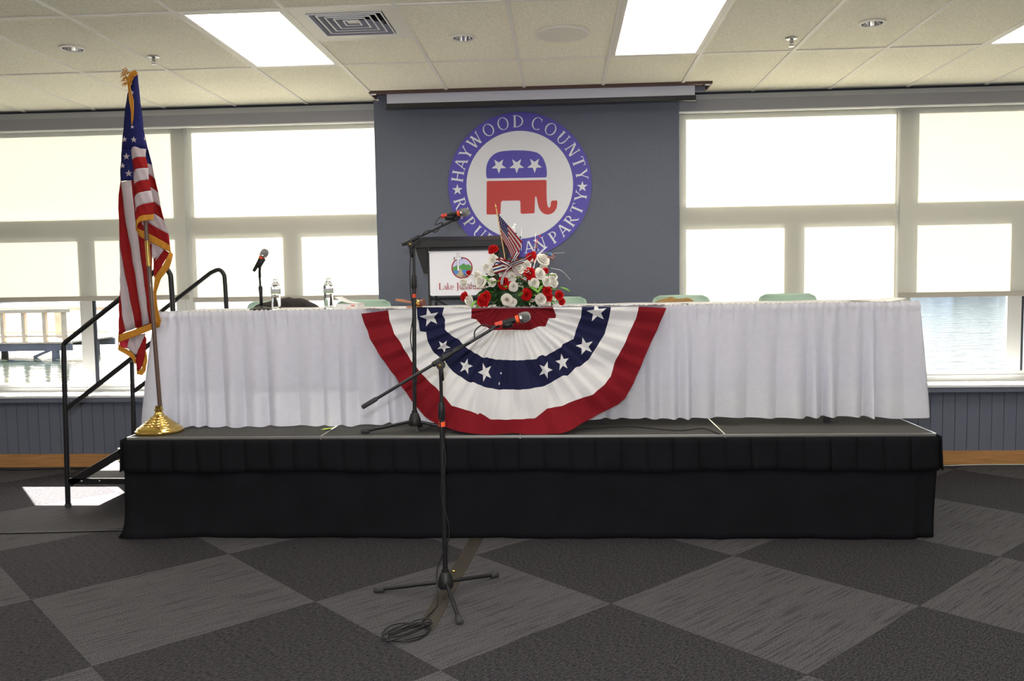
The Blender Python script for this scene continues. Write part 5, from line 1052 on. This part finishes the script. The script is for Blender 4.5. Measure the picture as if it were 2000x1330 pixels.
# ================================================================ FLOWERS
FX, FY, FZ = -.315, 5.68, TZ
fa = thing('flower_arrangement', 'silk arrangement of red and white roses with patriotic ribbon bow', 'flowers', (FX, FY, FZ))
MB().lathe([(0, .002), (.10, .002), (.12, .05), (.13, .075), (.12, .078), (0, .07)], (FX, FY, FZ), n=28).build('pot', 'leaf', fa, smooth=True, auto=40)
def rose_mesh(name, m_, seed):
    r = random.Random(seed); mb = MB()
    for ring, (cnt, rad, hh, op) in enumerate(((2, .006, .031, .1), (3, .012, .032, .2), (4, .019, .030, .4), (5, .026, .024, .7), (5, .032, .015, 1.0))):
        for i in range(cnt):
            a0 = 2*math.pi*i/cnt+ring*.7+r.uniform(-.2, .2); aw = 2*math.pi/cnt*.62; rad = rad*r.uniform(.92, 1.08)
            def pf(u, v, a0=a0, aw=aw, rad=rad, hh=hh, op=op, ring=ring):
                a = a0+(u-.5)*aw*2*(.85+.15*math.sin(math.pi*min(1, v*.9+.1)))+.5*v*0; k = v
                rr_ = .003+rad*(k**.6)*(1+.04*math.cos((u-.5)*6))+.004*op*max(0, v-.75)*2
                z = -.012+hh*1.25*math.sin(min(1, v*1.05)*math.pi*.5)-.010*op*max(0, v-.7)*3.3*(.5+abs(u-.5))
                return (rr_*math.cos(a), rr_*math.sin(a), z)
            mb.grid(pf, 5, 5)
    me = mb.build(name, m_, smooth=True, fixn=False); d_ = me.data; bpy.data.objects.remove(me); return d_
rw = [rose_mesh('rose_w', 'rose_w', s) for s in (1, 2, 3)]; rr_m = [rose_mesh('rose_r', 'rose_r', s) for s in (4, 5)]
rf = random.Random(21)
center = Vector((FX, FY+.02, FZ+.10))
for i, (kd, s, x, y, z) in enumerate(TRACE['flowers']):
    me = rf.choice(rw if kd == 'w' else rr_m)
    o = bpy.data.objects.new('rose' , me); COL.objects.link(o); o.parent = fa; p = Vector((x, y, z))
    o.location = p-Vector((FX, FY, FZ)); dr = (p-center).normalized()+Vector((0, -.55, .1)); o.rotation_euler = dr.to_track_quat('Z', 'Y').to_euler()
    o.scale = (s*1.02,)*3
    o['label'] = 'white rose' if kd == 'w' else 'red rose'
    c_pt = center+Vector((0, 0, -.05))
    MB().tube([c_pt, c_pt.lerp(p, .6)+Vector((0, .015, 0)), p-dr.normalized()*.01], .002, 5).build('stem', 'leaf', fa)
for i in range(14):   # rear roses, seen from the chairs
    a = rf.uniform(.1, math.pi-.1); x = FX+.25*math.cos(a)*rf.uniform(.6, 1); z = FZ+rf.uniform(.08, .26); y = FY+.06+.1*math.sin(a)
    o = bpy.data.objects.new('rose', rf.choice(rw+rr_m)); COL.objects.link(o); o.parent = fa; p = Vector((x, y, z)); o.location = p-Vector((FX, FY, FZ))
    o.rotation_euler = ((p-center).normalized()+Vector((0, .4, 0))).to_track_quat('Z', 'Y').to_euler()
# leaves
def leaf_mesh(name, m_):
    def lf(u, v):
        w_ = .019*math.sin(math.pi*u**.8)*(1-.15*u); a = (v-.5)*2
        return (a*w_, .062*u, .006*a*a-.012*u*u)
    me = MB().grid(lf, 7, 4).build(name, m_, smooth=True, fixn=False); d_ = me.data; bpy.data.objects.remove(me); return d_
lm = [leaf_mesh('leaf', 'leaf'), leaf_mesh('leaf', 'leaf'), leaf_mesh('leaf', 'leaf'), leaf_mesh('leaf', 'leaf2')]
for i in range(270):
    a = rf.uniform(0, 2*math.pi); el = rf.uniform(-.05, 1.0)
    rr0 = rf.uniform(.6, 1.0)
    p = Vector((FX+.245*math.cos(a)*math.cos(el*.9)*rr0, FY+.02+.14*math.sin(a)*math.cos(el*.9)*rr0, FZ+.025+.21*math.sin(el)*rr0))
    o = bpy.data.objects.new('leaf', rf.choice(lm)); COL.objects.link(o); o.parent = fa; o.location = p-Vector((FX, FY, FZ))
    d = ((p-center)+Vector((rf.uniform(-.1, .1), rf.uniform(-.1, .05), rf.uniform(-.08, .08)))).normalized()
    o.rotation_euler = d.to_track_quat('Y', 'Z').to_euler(); o.rotation_euler.y += rf.uniform(-.8, .8); k = rf.uniform(.7, 1.15); o.scale = (k, k, k)
    if z < FZ: pass
brt = [((430, 760), 1), ((560, 870), 1.1), ((720, 905), 1.1), ((1060, 800), 1.3), ((1090, 920), 1.3), ((1330, 770), 1.1), ((1530, 940), 1.1), ((350, 1110), 1), ((960, 1060), .9), ((1300, 900), 1)]
for (cx, cy), k in brt:
    p = Vector((-.298+(cx/7.3875+880-1003)*.00335, 5.50, 1.385+(601-(cy/7.3875+440))*.00335))
    o = bpy.data.objects.new('leaf', lm[3]); COL.objects.link(o); o.parent = fa; o.location = p-Vector((FX, FY, FZ)); o['label'] = 'bright variegated leaf'
    o.rotation_euler = (rf.uniform(-.3, .5), rf.uniform(-.3, .3), 0); o.rotation_euler = Vector((rf.uniform(-1, 1), -.5, rf.uniform(-.7, .5))).to_track_quat('Y', 'Z').to_euler(); o.scale = (k*1.1,)*3
# inner foliage so that nothing shows through
MB().lathe([(0, .19), (.08, .17), (.14, .11), (.165, .06), (.12, .03), (.08, .02)], (FX, FY+.03, FZ), n=18).build('foliage_core', 'leaf', fa, smooth=True)
bb = MB()
for cx, cy in [(1050, 690), (1090, 700), (860, 900), (990, 930), (1210, 1050), (1190, 1090), (1460, 1080), (1450, 1110), (1140, 1105), (1115, 1150), (960, 880), (1060, 560), (1230, 1100), (1150, 560), (500, 650), (380, 900), (430, 920)]:
    for q in range(7):
        p = Vector((-.298+(cx/7.3875+880-1003)*.00335+rf.uniform(-.013, .013), 5.485+rf.uniform(-.01, .01), 1.385+(601-(cy/7.3875+440))*.00335+rf.uniform(-.013, .013)))
        bb.lathe([(0, -.0035), (.003, -.0015), (.003, .0015), (0, .0035)], p, n=6)
o = bb.build('babys_breath', 'rose_w', fa, smooth=True); o['kind'] = 'stuff'
# ribbon bow
K = Vector(TRACE['pts']['knot'])+Vector((0, -.045, 0))
rib = MB(); cm = [0, 1, 2, 1, 0]
def ribbon(path, wv):
    P = resample(bez(path, 6), 26)
    for b_ in range(5):
        rib.cur = cm[b_]
        rib.grid(lambda u, v: tuple(P[round(u*25)]+Vector(wv)*((b_+v)/5-.5)), 25, 1)
for ang, L, w_ in ((170, .085, .03), (195, .10, .03), (150, .07, .028), (60, .075, .026), (20, .07, .026), (225, .05, .024)):
    a = math.radians(ang); d = Vector((math.cos(a), 0, math.sin(a))); n_ = Vector((-d.z, 0, d.x))
    wv = (n_*.35+Vector((0, .0, 0))+Vector((0, -.93, 0))*.5).normalized()*w_ if ang not in (195, 170) else n_*w_
    w_ *= 1.7; L *= 1.12; wv = wv*1.8
    ribbon([K, K+d*L*.5+Vector((0, -.028, 0)), K+d*L+Vector((0, -.012, 0)), K+d*L*1.02+Vector((0, .012, 0)), K+d*L*.5+Vector((0, .022, 0)), K], wv)
ribbon([K, K+Vector((-.03, -.03, -.04)), K+Vector((-.055, -.035, -.085)), K+Vector((-.06, -.03, -.125))], (.024, 0, .004))
ribbon([K, K+Vector((.02, -.03, -.035)), K+Vector((.055, -.035, -.07)), K+Vector((.10, -.03, -.095))], (.006, 0, .024))
rib.build('ribbon_bow', ['cred', 'rose_w', 'blue'], fa, smooth=True, fixn=False, solid=.0006)
# silver strands
for a, b_, c in (((1000, 540), (1200, 430), (1385, 445)), ((1150, 650), (1230, 480), (1360, 345)), ((1160, 650), (1200, 500), (1300, 380)), ((1400, 465), (1480, 445), (1605, 440)), ((1400, 655), (1560, 700), (1680, 830)), ((480, 700), (400, 600), (310, 500)), ((450, 740), (380, 650), (330, 590)), ((1150, 540), (1180, 350), (1190, 160)), ((985, 400), (988, 200), (990, 90)), ((905, 400), (905, 200), (895, 60))):
    q = [Vector((-.298+(x/7.3875+880-1003)*.00335, 5.55, 1.385+(601-(y/7.3875+440))*.00335)) for x, y in (a, b_, c)]
    MB().tube(bez(q, 6), .0014, 5).build('silver_strand', 'silver', fa)
for x, y in ((900, 30), (880, 70), (910, 160), (975, 210), (1250, 200), (1215, 250), (1200, 295), (905, 270)):
    p = Vector((-.298+(x/7.3875+880-1003)*.00335, 5.545, 1.385+(601-(y/7.3875+440))*.00335))
    MB().prism([((.011 if i % 2 == 0 else .005)*math.cos(i*.628), (.011 if i % 2 == 0 else .005)*math.sin(i*.628)) for i in range(10)], -.001, .001, lambda a, b_, d, p=p: (p.x+a, p.y+d, p.z+b_)).build('star_pick', 'seal_red' if x > 1100 else ('blue' if y > 100 else 'silver'), fa)
# stick flag
def W8(x, y, yy=5.55): return Vector((-.298+(x-1003)*.00335, yy, 1.385+(601-y)*.00335))
a, b_ = W8(981, 505), W8(966, 412)
t = thing('stick_flag', 'small American flag on a wooden stick rising from the flowers', 'flag', tuple(a), group=None)
MB().tube([a+Vector((.004, .02, -.14)), a, b_], .0032, 8).build('stick', 'lightwood', t, smooth=True)
MB().lathe([(0, -.004), (.0042, 0), (.0055, .008), (.003, .022), (0, .036)], b_, (-.16, 0, 1), 10).build('spear_tip', 'brass', t, smooth=True)
fbm = MB()
A = resample([W8(967.5, 420), W8(971, 447), W8(974, 468)], 14); B_ = resample([W8(985, 441, 5.51), W8(1012, 476, 5.50), W8(1022, 488, 5.52)], 14)
def ff2(u, v):
    h0 = W8(967.5, 420).lerp(W8(975, 470), v); 
    e1 = h0+(W8(1020, 484, 5.50)-W8(970, 425))*u*.98
    e1 += Vector((0, .012*math.sin(u*9+v*2), 0)); e1.z -= .03*v*u
    e1.x -= .10*v*u*.9*u; return e1
ns = 13
for i in range(ns):
    v0_, v1_ = i/ns, (i+1)/ns
    for (ua, ub, cmi) in ((0, .42, 2 if i < 7 else (0 if i % 2 == 0 else 1)), (.42, 1, 0 if i % 2 == 0 else 1)):
        fbm.cur = cmi; fbm.grid(lambda u, v: tuple(ff2(ua+(ub-ua)*u, v0_+(v1_-v0_)*v)), 8, 1)
fcl = fbm.build('flag_cloth', ['fred', 'fwhite', 'fnavy'], t, smooth=True, fixn=False, solid=.0006)
sm = MB()
for r in range(6):
    for c in range(7):
        q = ff2((c+.5+(.25 if r % 2 else -.1))/7*.42, (r+.5)/6*7/13); sm.prism([(.0035*math.cos(i*2*math.pi/5), .0035*math.sin(i*2*math.pi/5)) for i in range(5)], -.0012, -.0006, lambda x, y, d, q=q: (q.x+x, q.y+d, q.z+y))
o = sm.build('star_field', 'fwhite', fcl); 
def mini(name_lb, base, tip, w_, h_, tilt, dirx=1):
    base = Vector(base); tip = Vector(tip)
    t = thing('mini_flag', name_lb, 'flag', tuple(base), group='tiny flags stuck in the flowers')
    MB().tube([base, tip], .0012, 6).build('stick', 'silver', t)
    ax = (tip-base).normalized(); sd = Vector((ax.z, 0, -ax.x))*dirx; mbm = MB()
    for i in range(7):
        mbm.cur = 0 if i % 2 == 0 else 1
        mbm.grid(lambda u, v: tuple(tip-ax*(h_*(i+v)/7)+sd*w_*u+Vector((0, .004*math.sin(u*6), 0))), 5, 1)
    mbm.cur = 2; mbm.grid(lambda u, v: tuple(tip-ax*(h_*v*4/7)+sd*w_*.42*u+Vector((0, -.002+.004*math.sin(u*2.5), 0))), 2, 2)
    mbm.build('flag_cloth', ['cred', 'fwhite', 'lakeblue'], t, smooth=True, fixn=False, solid=.0005)
mini('tiny upright paper flag at the upper right of the flowers', W8(1033, 520), W8(1037, 482), .030, .026, 0, 1)
mini('tiny paper flag tilting out at the right of the flowers', W8(1050, 530), W8(1068, 498), .045, .036, 0, 1)
mini('tiny paper flag low at the left of the flowers', W8(925, 553, 5.56), W8(903, 535, 5.54), .03, .024, 0, -1)
# (deep red tulip-like bud beneath the upright tiny flag)
p = W8(1037, 503, 5.56)
MB().lathe([(0, -.03), (.014, -.022), (.019, -.005), (.016, .015), (.010, .026), (.004, .022)], p, n=12).build('tulip_bud', 'rose_r', fa, smooth=True)
